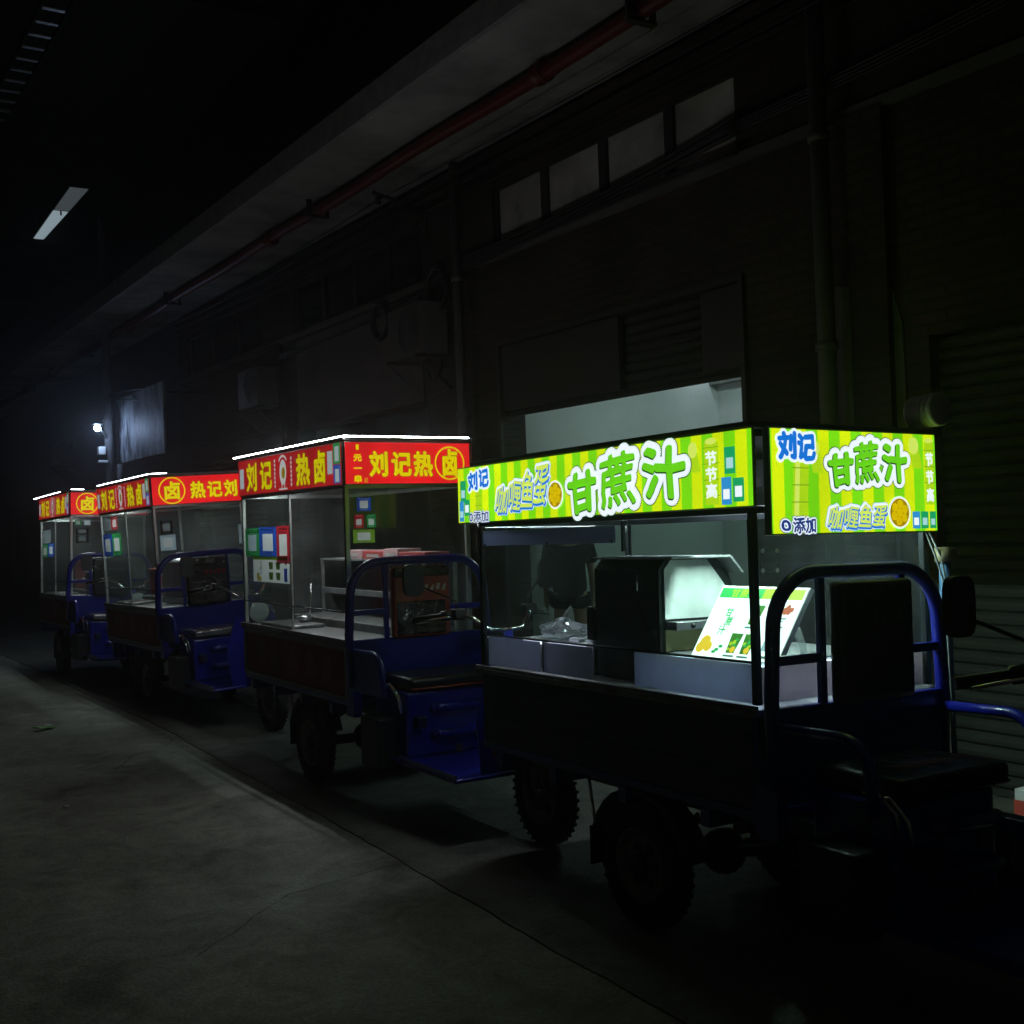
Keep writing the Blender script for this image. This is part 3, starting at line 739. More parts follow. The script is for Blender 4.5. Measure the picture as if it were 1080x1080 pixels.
def green_signs(root, rot, W, L, spec):
    # ---- long side board, read from the street
    L2 = 2.07; z0, z1 = 1.646, 1.924; x0 = -.012
    s = board(root, rot, (x0, -.028, z0), (-.002, L2, z1), 'side_sign', G_SIDE, 'left')
    H = z1-z0
    fn = lambda a, b, d: (x0-.003-d, L2-a, z0+b)
    X = lambda t: t*L2
    Y = lambda v: (1-v)*H
    def word(name, items, layers, skew=0.):
        q = MB()
        for (ch, a, b, c, d, ro) in items:
            for (m, bold, dep, n, *of) in layers:
                put_char(q, ch, (X(a), Y(d), X(b), Y(c)), fn, m, bold, n, dep, skew, ro, .03, of[0] if of else (0, 0))
        return q.build(name, s)
    word('lettering', [('甘', .475, .57, .34, .92, .03), ('蔗', .585, .70, .13, .86, .06), ('汁', .725, .845, .11, .80, .02)],
         [(E_DKGREEN, .038, .0012, 22), (E_WHITE, .034, .0024, 22), (E_DKGREEN, .0105, .0042, 12, (-.003, -.004)), (E_GREEN, .0085, .0054, 12)])
    word('lettering', [('咖', .182, .235, .42, .86, .03), ('喱', .237, .29, .34, .84, .03), ('鱼', .29, .343, .24, .80, .03), ('蛋', .343, .397, .13, .76, .03)],
         [(E_BLUE, .0155, .0012, 14), (E_WHITE, .0142, .002, 14), (E_BLUE, .0075, .0032, 10, (.002, -.005)), (E_CANE, .0022, .0041, 8)], .25)
    word('lettering', [('刘', .055, .10, .12, .42, .03), ('记', .105, .15, .08, .38, .03)],
         [(E_WHITE, .015, .0012, 14), (E_BLUE, .005, .0026, 8)])
    q = MB()
    for ch, a, b in (('0', .058, .074), ('添', .078, .112), ('加', .114, .148)):
        for m, bold, dep in ((E_NAVY, .008, .0012), (E_WHITE, .006, .002), (E_NAVY, .0015, .003)): put_char(q, ch, (X(a), Y(.98), X(b), Y(.80)), fn, m, bold, 8, dep)
    q.build('lettering', s)
    q = MB()
    for i, ch in enumerate('节节高'): put_char(q, ch, (X(.897), Y(.43+.21*i), X(.926), Y(.25+.21*i)), fn, E_WHITE, .002, 6, .0022)
    q.build('lettering', s)
    q = MB(); cane_stalk(q, (X(.872), Y(.5)), .05, .095, fn, -.018, .0008); q.build('sugarcane_print', s); q = MB()
    put_rect(q, (X(.895)-.004, Y(.94), X(.928)+.004, Y(.13)), fn, E_CANE2, .0006)
    for i in range(4): put_rect(q, (X(.895)-.008, Y(.83)+.058*i, X(.928)+.008, Y(.83)+.058*i+.003), fn, E_CANE3, .001)
    put_disc(q, (X(.911), Y(.12)), .03, fn, E_CANE, .001, 20, 0, .4); q.build('sugarcane_print', s); q = MB()
    put_rect(q, (X(.088), Y(.78), X(.113), Y(.45)), fn, E_CANE2, .0006)
    for i in range(2): put_rect(q, (X(.085), Y(.70)+.045*i, X(.116), Y(.70)+.045*i+.003), fn, E_CANE3, .001)
    q.build('sugarcane_print', s)
    q = MB(); fish_bowl(q, (X(.425), Y(.63)), .062, fn, .0044); q.build('fish_ball_print', s)
    for rc, mm, pm, dd in (((.015, .62, .042, .24), E_TEAL, E_PALE, .001), ((.01, .96, .032, .60), E_SKY, E_PALE, .0018), ((.034, .86, .06, .58), E_TEAL, E_WHITE, .0022),
                       ((.945, .56, .972, .22), E_TEAL, E_PALE, .001), ((.936, .95, .961, .60), E_SKY, E_WHITE, .001), ((.965, .92, .992, .62), E_TEAL, E_WHITE, .001)):
        card_part(s, (X(rc[0]), Y(rc[1]), X(rc[2]), Y(rc[3])), fn, mm, pm, dd)
    # ---- front board
    z0f, z1f = 1.547, 1.924; yF = -.046; Wf = .866
    f = board(root, rot, (.045, yF, z0f), (Wf+.045, -.013, z1f), 'front_sign', G_FRONT, 'front')
    Hf = z1f-z0f
    gn = lambda a, b, d: (.045+a, yF-.003-d, z0f+b)
    X2 = lambda t: t*Wf
    Y2 = lambda v: (1-v)*Hf
    def word2(items, layers, skew=0.):
        q = MB()
        for (ch, a, b, c, d, ro) in items:
            for (m, bold, dep, n, *of) in layers: put_char(q, ch, (X2(a), Y2(d), X2(b), Y2(c)), gn, m, bold, n, dep, skew, ro, .03, of[0] if of else (0, 0))
        return q.build('lettering', f)
    word2([('甘', .325, .465, .24, .53, .04), ('蔗', .475, .625, .12, .50, .06), ('汁', .655, .80, .13, .49, .03)],
          [(E_DKGREEN, .030, .0012, 22), (E_WHITE, .027, .0024, 22), (E_DKGREEN, .0088, .0042, 12, (-.0025, -.0035)), (E_GREEN, .007, .0054, 12)])
    word2([('刘', .045, .145, .05, .29, .0), ('记', .15, .25, .06, .30, 0)], [(E_WHITE, .016, .0012, 14), (E_BLUE, .006, .0026, 8)])
    word2([('咖', .315, .40, .74, .95, 0), ('喱', .405, .49, .735, .945, 0), ('鱼', .495, .575, .73, .94, 0), ('蛋', .58, .66, .725, .935, 0)],
          [(E_BLUE, .0125, .0012, 14), (E_WHITE, .0112, .002, 14), (E_BLUE, .0056, .0032, 10, (.0015, -.004)), (E_CANE, .0018, .0041, 8)], .25)
    word2([('0', .05, .10, .845, .97, 0), ('添', .115, .18, .84, .98, 0), ('加', .185, .245, .84, .98, 0)],
          [(E_NAVY, .0095, .0012, 10), (E_WHITE, .0072, .002, 10), (E_NAVY, .002, .003, 6)])
    q = MB()
    for i, ch in enumerate('节节高'): put_char(q, ch, (X2(.928), Y2(.33+.18*i), X2(.975), Y2(.20+.18*i)), gn, E_WHITE, .0022, 6, .0022)
    q.build('lettering', f)
    q = MB(); cane_stalk(q, (X2(.875), Y2(.36)), .055, .10, gn, -.02, .0008); q.build('sugarcane_print', f); q = MB(); cane_stalk(q, (X2(.265), Y2(.42)), .05, .10, gn, -.015, .0007); q.build('sugarcane_print', f); q = MB()
    put_rect(q, (X2(.923), Y2(.72), X2(.979), Y2(.08)), gn, E_CANE2, .0006)
    for i in range(4): put_rect(q, (X2(.915), Y2(.67)+.062*i, X2(.987), Y2(.67)+.062*i+.003), gn, E_CANE3, .001)
    put_disc(q, (X2(.951), Y2(.075)), .026, gn, E_CANE, .0013, 20, 0, .35); q.build('sugarcane_print', f); q = MB()
    put_poly(q, [(X2(.115), Y2(.82)), (X2(.20), Y2(.82)), (X2(.215), Y2(.33)), (X2(.13), Y2(.33))], gn, E_CANE2, .0006); put_poly(q, [(X2(.125), Y2(.82)), (X2(.15), Y2(.82)), (X2(.165), Y2(.33)), (X2(.14), Y2(.33))], gn, E_CANE, .0009)
    for i in range(3): put_rect(q, (X2(.112)+.004*i, Y2(.70)+.06*i, X2(.205)+.004*i, Y2(.70)+.06*i+.004), gn, E_CANE3, .0012)
    q.build('sugarcane_print', f)
    q = MB(); fish_bowl(q, (X2(.745), Y2(.80)), .061, gn, .0044); q.build('fish_ball_print', f)
    for a, b, m in ((.832, .88, E_SKY), (.888, .935, E_TEAL), (.945, .985, E_TEAL)): card_part(f, (X2(a), Y2(.96), X2(b), Y2(.79)), gn, m, E_WHITE if m is E_SKY else E_PALE, .001)
    # ---- unseen board on the building side, film brightened to spill green on the wall
    board(root, rot, (W+.003, .0, z0), (W+.05, L2, z1), 'side_sign', G_FAR, 'right')
    board(root, rot, (.002, L2-.05, z0), (W-.002, L2, z1), 'rear_sign', G_REAR, 'back')

def red_signs(root, rot, W, L, spec):
    z0, z1 = 1.876, 2.134; H = z1-z0; x0 = -.012
    s = board(root, rot, (x0, .0, z0), (-.002, L, z1), 'side_sign', E_REDS, 'left')
    fn = lambda a, b, d: (x0-.003-d, L-a, z0+b)
    X = lambda t: t*L
    Y = lambda v: (1-v)*H
    q = MB()
    for ch, a, b in (('刘', .10, .215), ('记', .25, .37), ('热', .615, .735), ('卤', .772, .872)):
        put_char(q, ch, (X(a), Y(.88), X(b), Y(.14)), fn, E_YEDGE, .011, 10, .0012); put_char(q, ch, (X(a), Y(.88), X(b), Y(.14)), fn, E_YELS, .0075, 10, .002)
    q.build('lettering', s)
    q = MB()
    for sx in (.404, .566):    # columns of small white characters
        for i in range(7): put_rect(q, (X(sx)-.011, Y(.14+.11*i)-.02, X(sx)+.011, Y(.14+.11*i)), fn, E_WHITES, .001)
    c = (X(.485), Y(.5))
    put_disc(q, c, .062, fn, E_WHITES, .001, 30, 0, 1.35); put_disc(q, (c[0]+.01, c[1]-.005), .032, fn, E_YEDGE, .0016, 24, 0, 1.2)
    n = 14; o = [(c[0]+.095*math.cos(R(35+110*i/n)), c[1]+.03+.085*math.sin(R(35+110*i/n))) for i in range(n+1)]
    i_ = [(c[0]+.08*math.cos(R(35+110*i/n)), c[1]+.03+.07*math.sin(R(35+110*i/n))) for i in range(n+1)]
    q._add([fn(a, b, .0012) for a, b in o+i_], [(i, i+1, n+2+i, n+1+i) for i in range(n)], E_WHITES)
    for sx in (-.028, .022): put_rect(q, (c[0]+sx, c[1]-.105, c[0]+sx+.012, c[1]-.07), fn, E_WHITES, .0012)
    put_rect(q, (c[0]-.08, Y(.95), c[0]+.08, Y(.91)), fn, E_WHITES, .001)
    q.build('emblem', s)
    for ra, ma, rb_ in (((.02, .80, .065, .25), E_SP, None), ((.888, .72, .93, .18), E_SP, None), ((.937, .50, .993, .02), E_SG, (.95, .44, .982, .1)), ((.937, .95, .993, .52), E_SB, (.95, .92, .982, .62))):
        q = MB(); put_rect(q, (X(ra[0]), Y(ra[1]), X(ra[2]), Y(ra[3])), fn, ma, .001)
        if rb_: put_rect(q, (X(rb_[0]), Y(rb_[1]), X(rb_[2]), Y(rb_[3])), fn, E_SP, .0016)
        q.build('sticker', s)
    Wf = W+.01
    f = board(root, rot, (-.001, -.013, z0), (Wf-.002, -.002, z1), 'front_sign', E_RED, 'front')
    gn = lambda a, b, d: (-.001+a, -.016-d, z0+b)
    X2 = lambda t: t*Wf
    q = MB(); k = MB()
    def big(ch, a, b, c=.24, d=.80):
        put_char(q, ch, (X2(a), Y(d), X2(b), Y(c)), gn, E_YEDGE, .0085, 10, .0012); put_char(q, ch, (X2(a), Y(d), X2(b), Y(c)), gn, E_YEL, .006, 10, .002)
    if spec['order'] == 'right':
        for i, ch in enumerate('1元一串'): put_char(q, ch, (X2(.088 if ch == '1' else .067), Y(.21+.245*i), X2(.107 if ch == '1' else .127), Y(.05+.245*i)), gn, E_YEL, .0015 if ch == '1' else .0026, 8, .002)
        put_char(q, '起', (X2(.145), Y(.95), X2(.172), Y(.84)), gn, E_YELS, 0, 4, .002)
        big('刘', .19, .33); big('记', .36, .51); big('热', .535, .68)
        c = (X2(.825), Y(.5)); r = .105
        big('卤', .762, .888, .18, .80)
    else:
        c = (X2(.215), Y(.5)); r = .122
        big('卤', .125, .305, .2, .8); big('热', .415, .57); big('记', .60, .755); big('刘', .785, .93)
    put_disc(k, c, r, gn, E_YEL, .002, 48, r*.9); k.build('ring', f); q.build('lettering', f)
    board(root, rot, (.002, L+.002, z0), (W-.002, L+.03, z1), 'rear_sign', E_REDS, 'back')
    board(root, rot, (W+.002, .0, z0), (W+.03, L, z1), 'side_sign', E_REDS, 'right')

GRN = dict(green=True, pose=(2.819, 2.898, -1.18, 1.303, -.67), sb=1.646, back=(SEATM,), print=mat('dull print', (.06, .06, .055), .6), seat=SEATM, seat_text=True, pipe=BLACK,
           label='green sugarcane juice tricycle cart with lit lime green signs')
c4 = make_cart(GRN)
c3 = make_cart(dict(green=False, pose=(2.853, 6.282, -1.317, .446, 0), sb=1.876, back=(REDV, mat('clear wrap over vinyl', (.06, .05, .05), .15, .2, noise=.7, nscale=14, bump=1., bscale=16, coat=.8)), print=S_WHITE, seat=SEATM, pipe=mat('red piping', (.4, .05, .03), .4), full=False, stickers=3,
           front_stickers=[((.06, 1.62, .12, 1.70), S_RED), ((.14, 1.62, .20, 1.70), S_GREEN), ((.05, 1.53, .19, 1.61), S_LIME), ((.08, 1.72, .17, 1.80), S_BLUE)], order='right', led=(-.03, 2.05), frontled=True,
           label='red snack cart behind the green cart, menu poster on its side glass'))
c2 = make_cart(dict(green=False, pose=(2.956, 10.392, .47, -2.169, -.713), sb=1.876, back=(SEATM, mat('clear wrap over vinyl')), print=S_RED, seat=FOIL, pipe=BLACK, full=True, stickers=2,
           front_stickers=[((.06, 1.62, .17, 1.74), BLACK), ((.05, 1.47, .19, 1.61), S_PALE), ((.78, 1.48, .81, 1.66), S_PALE)], order='left', led=(.05, 1.9), frontled=False,
           label='middle red snack cart with wrapped silvery seat, blue and green cards on its glass'))
c1 = make_cart(dict(green=False, pose=(2.812, 13.65, -1.07, 1.728, -.721), sb=1.876, back=(SEATM,), print=S_GREY, seat=FOIL, pipe=BLACK, full=True, stickers=1,
           front_stickers=[((.06, 1.66, .2, 1.72), BLACK), ((.06, 1.56, .2, 1.65), BLACK), ((.05, 1.76, .12, 1.82), S_GREEN), ((.15, 1.76, .22, 1.82), S_PALE)], order='left', led=(.6, 2.35), frontled=False,
           label='red snack cart farthest along the row, nearest the lamp post'))

# ------------------------------------------------------------------ goods on the carts
def on_cart(spec_pose, loc, rz=0):
    x, y, yaw, lean, tilt = spec_pose
    M = Matrix.Translation((x, y, 0)) @ Euler((R(tilt), R(lean), R(yaw)), 'XYZ').to_matrix().to_4x4()
    return M @ Matrix.Translation(loc) @ Matrix.Rotation(rz, 4, 'Z')
P4 = (2.819, 2.898, -1.18, 1.303, -.67); P3 = (2.853, 6.282, -1.317, .446, 0); P2 = (2.956, 10.392, .47, -2.169, -.713); P1 = (2.812, 13.65, -1.07, 1.728, -.721)
def thing_on(name, pose, loc, rz=0):
    o = empty(name); o.matrix_world = on_cart(pose, loc, rz); return o

# inner stainless riser in the green cart (part of the cart): raised back counter
m = MB()
m.box((.21, .16, .958), (.88, .735, 1.085), BRUSH, .004); m.box((.21, 1.255, .958), (.88, 1.86, 1.085), BRUSH, .004); m.box((.70, .735, .958), (.88, 1.255, 1.085), BRUSH, .004)
m.build('raised_counter', c4, (R(-.67), R(1.303), 0))
SKF = film_mat('frosted skirt film', (.62, .62, .74), .65); SKP = film_mat('frosted pink film', (.7, .6, .62), .65)
for a_, b_, mm in (((.022, .04, .965), (.024, .715, 1.10), SKF), ((.022, 1.0, .965), (.024, 1.375, 1.10), SKF), ((.022, 1.405, .965), (.024, 1.86, 1.10), SKF), ((.04, .022, .965), (.88, .024, 1.09), SKP)):
    m = MB(); m.box(a_, b_, mm); m.build('frosted_skirt', c4, (R(-.67), R(1.303), 0))
m = MB(); m.box((.03, 1.38, .965), (.045, 1.40, 1.10), DKPOST); m.tube([(.013, .03, 1.108), (.013, 1.87, 1.108)], .005, DKPOST, 6); m.build('skirt_rail', c4, (R(-.67), R(1.303), 0))
for a_, b_ in (((.175, .08, 1.066), (.185, .68, 1.076)), ((.175, 1.28, 1.066), (.185, 1.80, 1.076)), ((.1, .13, 1.066), (.8, .14, 1.076))):
    m = MB(); m.box(a_, b_, E_SKF_FILL if a_[1] < 1 else E_SK_FILL); m.build('skirt_fill_light', c4, (R(-.67), R(1.303), 0))  # hidden strips added to make the frosted skirts glow
for a_, b_ in (((.03, .04, 1.082), (.205, .715, 1.0850)), ):
    m = MB(); m.box(a_, b_, ACRYL); m.build('acrylic_shelf', c4, (R(-.67), R(1.303), 0))

# juicer
j = thing_on('juicer', P4, (.42, .98, 1.0855)); tag(j, 'tall dark sugarcane juicer with bright steel side on the green cart', 'juicer')
JD = mat('dark machine housing', (.014, .02, .019), .3, .3, coat=.3)
JM = mat('machine side steel', (.72, .80, .74), .5, .3, noise=.25, nscale=7)
poly = [(-.22, .0), (-.22, .335), (-.175, .385), (.12, .385), (.22, .18), (.10, .0)]
m = MB(); m.prism(poly, lambda a, b, t: (a, t, b), -.21, .24, JD); m.box((-.22, -.205, -.1275), (.10, .235, -.001), JD); m.build('housing', j)
m = MB(); m.prism([(-.20, .13), (-.20, .335), (-.165, .372), (.03, .372), (.19, .19), (.09, .13)], lambda a, b, t: (a, t, b), -.222, -.212, JM); 
m.prism([(-.20, .0), (-.20, .085), (.06, .085), (.03, .0)], lambda a, b, t: (a, t, b), -.222, -.212, mat('yellowish steel', (.55, .55, .25), .4, .4)); m.build('side_plate', j)  # lower plate in a yellowish tone
m = MB(); m.box((-.222, -.30, .378), (.09, .25, .389), BRUSH, .003); m.prism([(.09, .38), (.16, .31), (.165, .316), (.097, .388)], lambda a, b, t: (a, t, b), -.30, .25, BRUSH); m.build('hood', j)
m = MB(); m.box((-.205, -.30, .088), (.05, -.223, .122), STEEL, .003); m.tube([(-.02, -.305, .125), (.0, -.33, .10), (-.01, -.33, .06)], .01, BLACK, 8); m.ball((-.12, -.302, .105), .012, BLACK, 10, 6); m.build('feed_tray', j)
m = MB(); m.tube([(-.222, -.08, .25), (-.232, -.08, .25), (-.232, -.08, .31), (-.222, -.08, .31)], .003, CHROME, 6); m.build('handle', j)
m = MB(); m.box((-.235, .24, .02), (-.18, .29, .17), BLACK, .006); m.build('switch_box', j)

# illuminated menu
mn = thing_on('menu_board', P4, (.15, .29, 1.0855)); tag(mn, 'glowing white menu light box leaning inside the green cart', 'menu board')
import mathutils
lean = math.atan2(.18, .27)
MM = Matrix.Rotation(lean, 4, 'Y')
mf = lambda a, b, d: tuple(MM @ Vector((-d, .235-a, b)))       # a: left to right as read, b: up
m = MB(); m.box((.0, -.235, .004), (.022, .235, .325), WHITEP, .003, M=MM)
m.tube([MM @ Vector((.024, .1, .24)), (.27, .1, .005)], .006, ALU, 6); m.build('case', mn)
m = MB(); put_rect(m, (.004, .008, .466, .32), mf, E_MENU, .002); m.build('screen', mn)
m = MB()
put_rect(m, (.012, .268, .25, .312), mf, E_MENUG, .003); put_rect(m, (.25, .268, .458, .312), mf, E_MENUY, .003)
for i, ch in enumerate('甘蔗汁'): put_char(m, ch, (.075+.05*i, .272, .12+.05*i, .308), mf, E_MENUY, .001, 5, .0036)
for i, ch in enumerate('甘蔗汁'): put_char(m, ch, (.09+.018*(i % 2), .185-.04*i, .13+.018*(i % 2), .223-.04*i), mf, E_MENUG, .0012, 5, .003)
for (a, b) in ((.235, .155), (.185, .03), (.26, .03)):
    put_poly(m, [(a, b), (a+.045, b), (a+.055, b+.085), (a-.008, b+.085)], mf, E_MENUD, .003)
    for k in range(9): put_disc(m, (a+.005+random.random()*.035, b+.012+random.random()*.065), .006+.004*random.random(), mf, E_MENUG if k % 2 else E_MENUY, .0036+.00004*k, 10)
    put_disc(m, (a+.03, b+.015), .014, mf, E_MENUO, .0042, 14)
    put_rect(m, (a-.008, b-.016, a+.05, b-.008), mf, E_MENUT, .003)
for (u, v, r_) in ((.05, .07, .028), (.035, .045, .024), (.075, .05, .022)): put_disc(m, (u, v), r_, mf, E_MENUO, .003+.0001*r_*100, 18)
for (u, v) in ((.13, .04), (.145, .055), (.118, .03)): put_disc(m, (u, v), .012, mf, E_MENUG, .0031+v*.004, 12, 0, .6)
for k in range(7): put_disc(m, (.385+.012*(k % 3)+.004*k, .215+.011*(k//3)), .011, mf, E_MENUR, .003+.00006*k, 12)
for k in range(5): put_rect(m, (.36, .185-.012*k, .36+.06-.012*(k % 3), .191-.012*k), mf, E_MENUT, .003)
put_rect(m, (.36, .05, .40, .115), mf, E_PALE, .003)
put_rect(m, (.345, .02, .44, .03), mf, E_MENUT, .003)
m.build('print', mn)

# phone stand, power adaptor
ps = thing_on('phone_stand', P4, (.40, .15, 1.0855), .5); tag(ps, 'clear acrylic phone stand beside the glowing menu board', 'phone stand')
m = MB(); m.box((-.045, 0, .01), (.045, .005, .12), ACRYL, .002, M=Matrix.Rotation(R(-18), 4, 'X')); m.build('back', ps)
m = MB(); m.box((-.05, -.05, 0), (.05, .03, .006), ACRYL, .002); m.box((-.045, -.052, .006), (.045, -.046, .03), ACRYL, .001); m.build('base', ps)
ad = thing_on('power_adaptor', P4, (.72, .09, 1.0855)); tag(ad, 'black power adaptor with cable on the green cart counter', 'adaptor')
m = MB(); m.box((-.10, -.03, 0), (.08, .03, .035), BLACK, .006); m.build('case', ad)
m = MB(); m.tube([(-.1, 0, .02), (-.16, -.02, .01), (-.25, .0, .008), (-.36, -.03, .02), (-.46, -.02, .01), (-.58, -.03, .008)], .003, BLACK, 6); m.build('cable', ad)

def crumpled_bag(name, pose, loc, r, label, sq, mt):
    o = thing_on(name, pose, loc)
    m = MB(); rng = random.Random(hash(label) % 1000)
    seg, ring = 22, 14; V = []; F = []
    for i in range(ring+1):
        ph = PI*i/ring
        for k in range(seg):
            a = 2*PI*k/seg
            rr = r*(1+.22*math.sin(5*a+3*ph)*math.sin(ph)+.16*math.sin(9*a-5*ph)+rng.uniform(-.1, .1))
            z = math.cos(ph)
            tail = 1.0 if z < .55 else .55
            V.append((sq[0]*rr*math.sin(ph)*math.cos(a)*tail, sq[1]*rr*math.sin(ph)*math.sin(a)*tail, max(0, r*sq[2]*(z+.75))*(1.15 if z > .6 else 1)))
    for i in range(ring):
        for k in range(seg):
            l = (k+1) % seg; F.append((i*seg+k, i*seg+l, (i+1)*seg+l, (i+1)*seg+k))
    m._add(V, F, mt, False); b = m.build('film', o)
    m = MB(); m.tube([(0, 0, r*sq[2]*1.5), (.01, .01, r*sq[2]*1.5+.035), (.03, -.01, r*sq[2]*1.5+.07)], .006, mt, 6); m.build('knot', o)
    return tag(o, label, 'plastic bag')
BAGM = glass_mat('crinkled film', .3, (.8, .83, .85))
crumpled_bag('plastic_bag', P4, (.30, 1.62, 1.0855), .085, 'crumpled clear plastic bag on the green cart counter', (1.1, 1.5, .6), BAGM)
for k, (yy, lb) in enumerate(((1.42, 'folded white tissue on the green cart counter ledge beside the plastic bag'), (1.29, 'small white tissue on the green cart ledge beside the juicer'))):
    o = thing_on('tissue', P4, (.235, yy, 1.0855 if yy > 1.26 else 1.0855)); m = MB(); m.box((-.02, -.04+.015*k, 0), (.02, .04-.015*k, .018), WHITEP, .007); m.build('sheet', o); tag(o, lb, 'tissue', 'tissues on the green cart')
# tub lying on the roof
jr = thing_on('plastic_tub', P4, (.885, .05, 1.9465)); tag(jr, 'round white plastic tub lying on the green cart roof', 'tub')
JP = mat('white tub plastic', (.55, .6, .5), .4)
m = MB(); m.lathe([(0, .10), (.056, .10), (.06, .09), (.06, .05), (.062, .045), (.062, .0)], (0, -.12, .066), (0, 1, 0), JP, 32); m.build('body', jr)
m = MB(); m.lathe([(0, -.004), (.06, -.004), (.065, .0), (.065, .014), (.061, .016), (.061, .02), (.065, .022), (.065, .036), (.061, .038), (.061, .043), (.0645, .045), (.0645, .055), (.06, .057)], (0, -.145, .066), (0, 1, 0), JP, 36); m.build('lid', jr)

# goods on the red carts
def shelf_goods():
    sh = thing_on('display_shelf', P3, (.66, .95, .9505)); tag(sh, 'steel shelf stand at the back of the red cart with menu poster', 'shelf')
    m = MB(); m.box((-.1, -.85, .44), (.14, .85, .455), BRUSH, .003); m.build('board', sh)
    for yy in (-.83, .83):
        for xx in (-.09, .13):
            m = MB(); m.box((xx-.01, yy-.01, 0), (xx+.01, yy+.01, .44), ALU); m.build('leg', sh)
    m = MB(); m.box((-.1, -.85, .2), (-.08, .85, .24), BRUSH, .002); m.build('rail', sh)
    RB = mat('red carton', (.5, .06, .06), .5); PB = mat('pink carton', (.62, .35, .35), .5)
    specs = [(-.62, .34, .05, RB, 'flat red carton on the shelf, nearest the front glass'), (-.30, .2, .07, PB, 'pale pink carton between red cartons on the shelf'), (-.02, .3, .055, RB, 'long red carton in the middle of the shelf'), (.32, .26, .06, PB, 'pale pink carton at the back end of the shelf')]
    for yy, w, h, mm, lb in specs:
        o = thing_on('carton', P3, (.68, .95+yy, .9505+.455), .05); m = MB(); m.box((-.09, -w/2, 0), (.09, w/2, h), mm, .004); m.build('box', o)
        m = MB(); m.box((-.092, -w*.3, h*.25), (-.0905, w*.3, h*.6), S_WHITE); m.box((-.03, -w/2+.001, h+.0002), (.03, w/2-.001, h+.0018), S_WHITE); m.build('tape', o)
        tag(o, lb, 'carton', 'cartons on the snack cart shelf')
shelf_goods()
ld = thing_on('ladle', P3, (.25, 1.35, .975), .4); tag(ld, 'steel ladle with twisted handle on the counter below the menu poster', 'ladle')
m = MB(); m.lathe([(.0, 0), (.03, .004), (.05, .02), (.055, .04), (.052, .04), (.046, .022), (.0, .006)], (0, 0, 0), (0, 0, 1), STEEL, 24); m.build('bowl', ld)
m = MB(); m.tube([(.05, 0, .04), (.065, .01, .09), (.07, .0, .18), (.08, .01, .26)], .006, CHROME, 8); m.build('handle', ld)
def pot(pose, loc, r, h, label, mt):
    o = thing_on('cooking_pot', pose, loc)
    m = MB(); m.lathe([(0, 0), (r*.95, 0), (r, .02), (r, h), (r+.012, h), (r+.012, h+.012), (r-.01, h+.01), (r-.012, .02), (0, .015)], (0, 0, 0), (0, 0, 1), mt, 36); m.build('body', o)
    m = MB(); m.lathe([(0, .09), (r*.4, .085), (r*.8, .05), (r+.004, .016), (r+.004, .012), (0, .012)], (0, 0, h), (0, 0, 1), STEEL, 36); m.tube([(-.03, 0, h+.08), (-.03, 0, h+.115), (.03, 0, h+.115), (.03, 0, h+.08)], .007, BLACK, 8); m.build('lid', o)
    for sx in (-1, 1):
        m = MB(); m.tube([(sx*r, -.05, h*.7), (sx*(r+.04), -.04, h*.7), (sx*(r+.04), .04, h*.7), (sx*r, .05, h*.7)], .007, STEEL, 8); m.build('handle', o)
    return tag(o, label, 'pot')
pot(P2, (.5, .75, 1.006), .24, .33, 'big lidded stew pot inside the middle red cart', mat('dull pot', (.16, .12, .11), .4, .6, noise=.3))
pot(P1, (.5, .7, 1.006), .2, .2, 'lidded stew pot inside the farthest red cart', mat('dull pot'))
rb = thing_on('storage_box', P2, (.52, 1.42, 1.006)); tag(rb, 'red plastic box beside the stew pot in the middle red cart', 'box')
m = MB(); m.box((-.14, -.2, 0), (.14, .2, .25), mat('red box', (.3, .05, .04), .5), .015); m.build('body', rb)
m = MB(); m.box((-.15, -.21, .25), (.15, .21, .275), mat('red box'), .01); m.build('lid', rb)
rb = thing_on('storage_box', P1, (.52, 1.3, 1.006)); tag(rb, 'long red plastic box inside the farthest red cart', 'box')
m = MB(); m.box((-.14, -.4, 0), (.14, .4, .37), mat('red box'), .015); m.build('body', rb)
m = MB(); m.box((-.15, -.41, .37), (.15, .41, .395), mat('white sheet'), .01); m.build('lid', rb)

# ------------------------------------------------------------------ ground
CONC = concrete_mat('worn concrete', (.38, .39, .33), (.20, .21, .175))
CONC_SHADE = concrete_mat('worn concrete with painted shade', (.20, .21, .175), (.11, .115, .095))  # darker copy of the road concrete, cart shade put into its colour
DIRT = mat('joint dirt', (.02, .02, .018), .95)
def joint_x(y):
    base = 2.30+.045*y if y < 9.5 else 2.7275
    return base+.010*math.sin(y*1.3)+.004*math.sin(y*6.1+1)+.003*math.sin(y*13.7)+.002*math.sin(y*31)
ys = [-40+2*i for i in range(19)]+[-2+.12*i for i in range(184)]+[20.1+4*i for i in range(16)]
m = MB(); m.box((-60, -60, -.4), (60, 120, -.02), DIRT); o = m.build('ground'); o['kind'] = 'structure'
def slab(name, side, mt):
    m = MB(); V = []; F = []
    for y in ys:
        x = joint_x(y)+(-.0025 if side < 0 else .0025+.0015*math.sin(y*3.3))
        far = -40 if side < 0 else 40
        V += [(x, y, 0 if side < 0 else .004), (far, y, 0), (x, y, -.018)]
    for i in range(len(ys)-1):
        a = 3*i; b = a+3; F += [(a, a+1, b+1, b), (a+2, a, b, b+2)]
    m._add(V, F, mt); o = m.build(name); o['kind'] = 'structure'; return o
slab('road', -1, CONC); slab('forecourt', 1, CONC_SHADE)
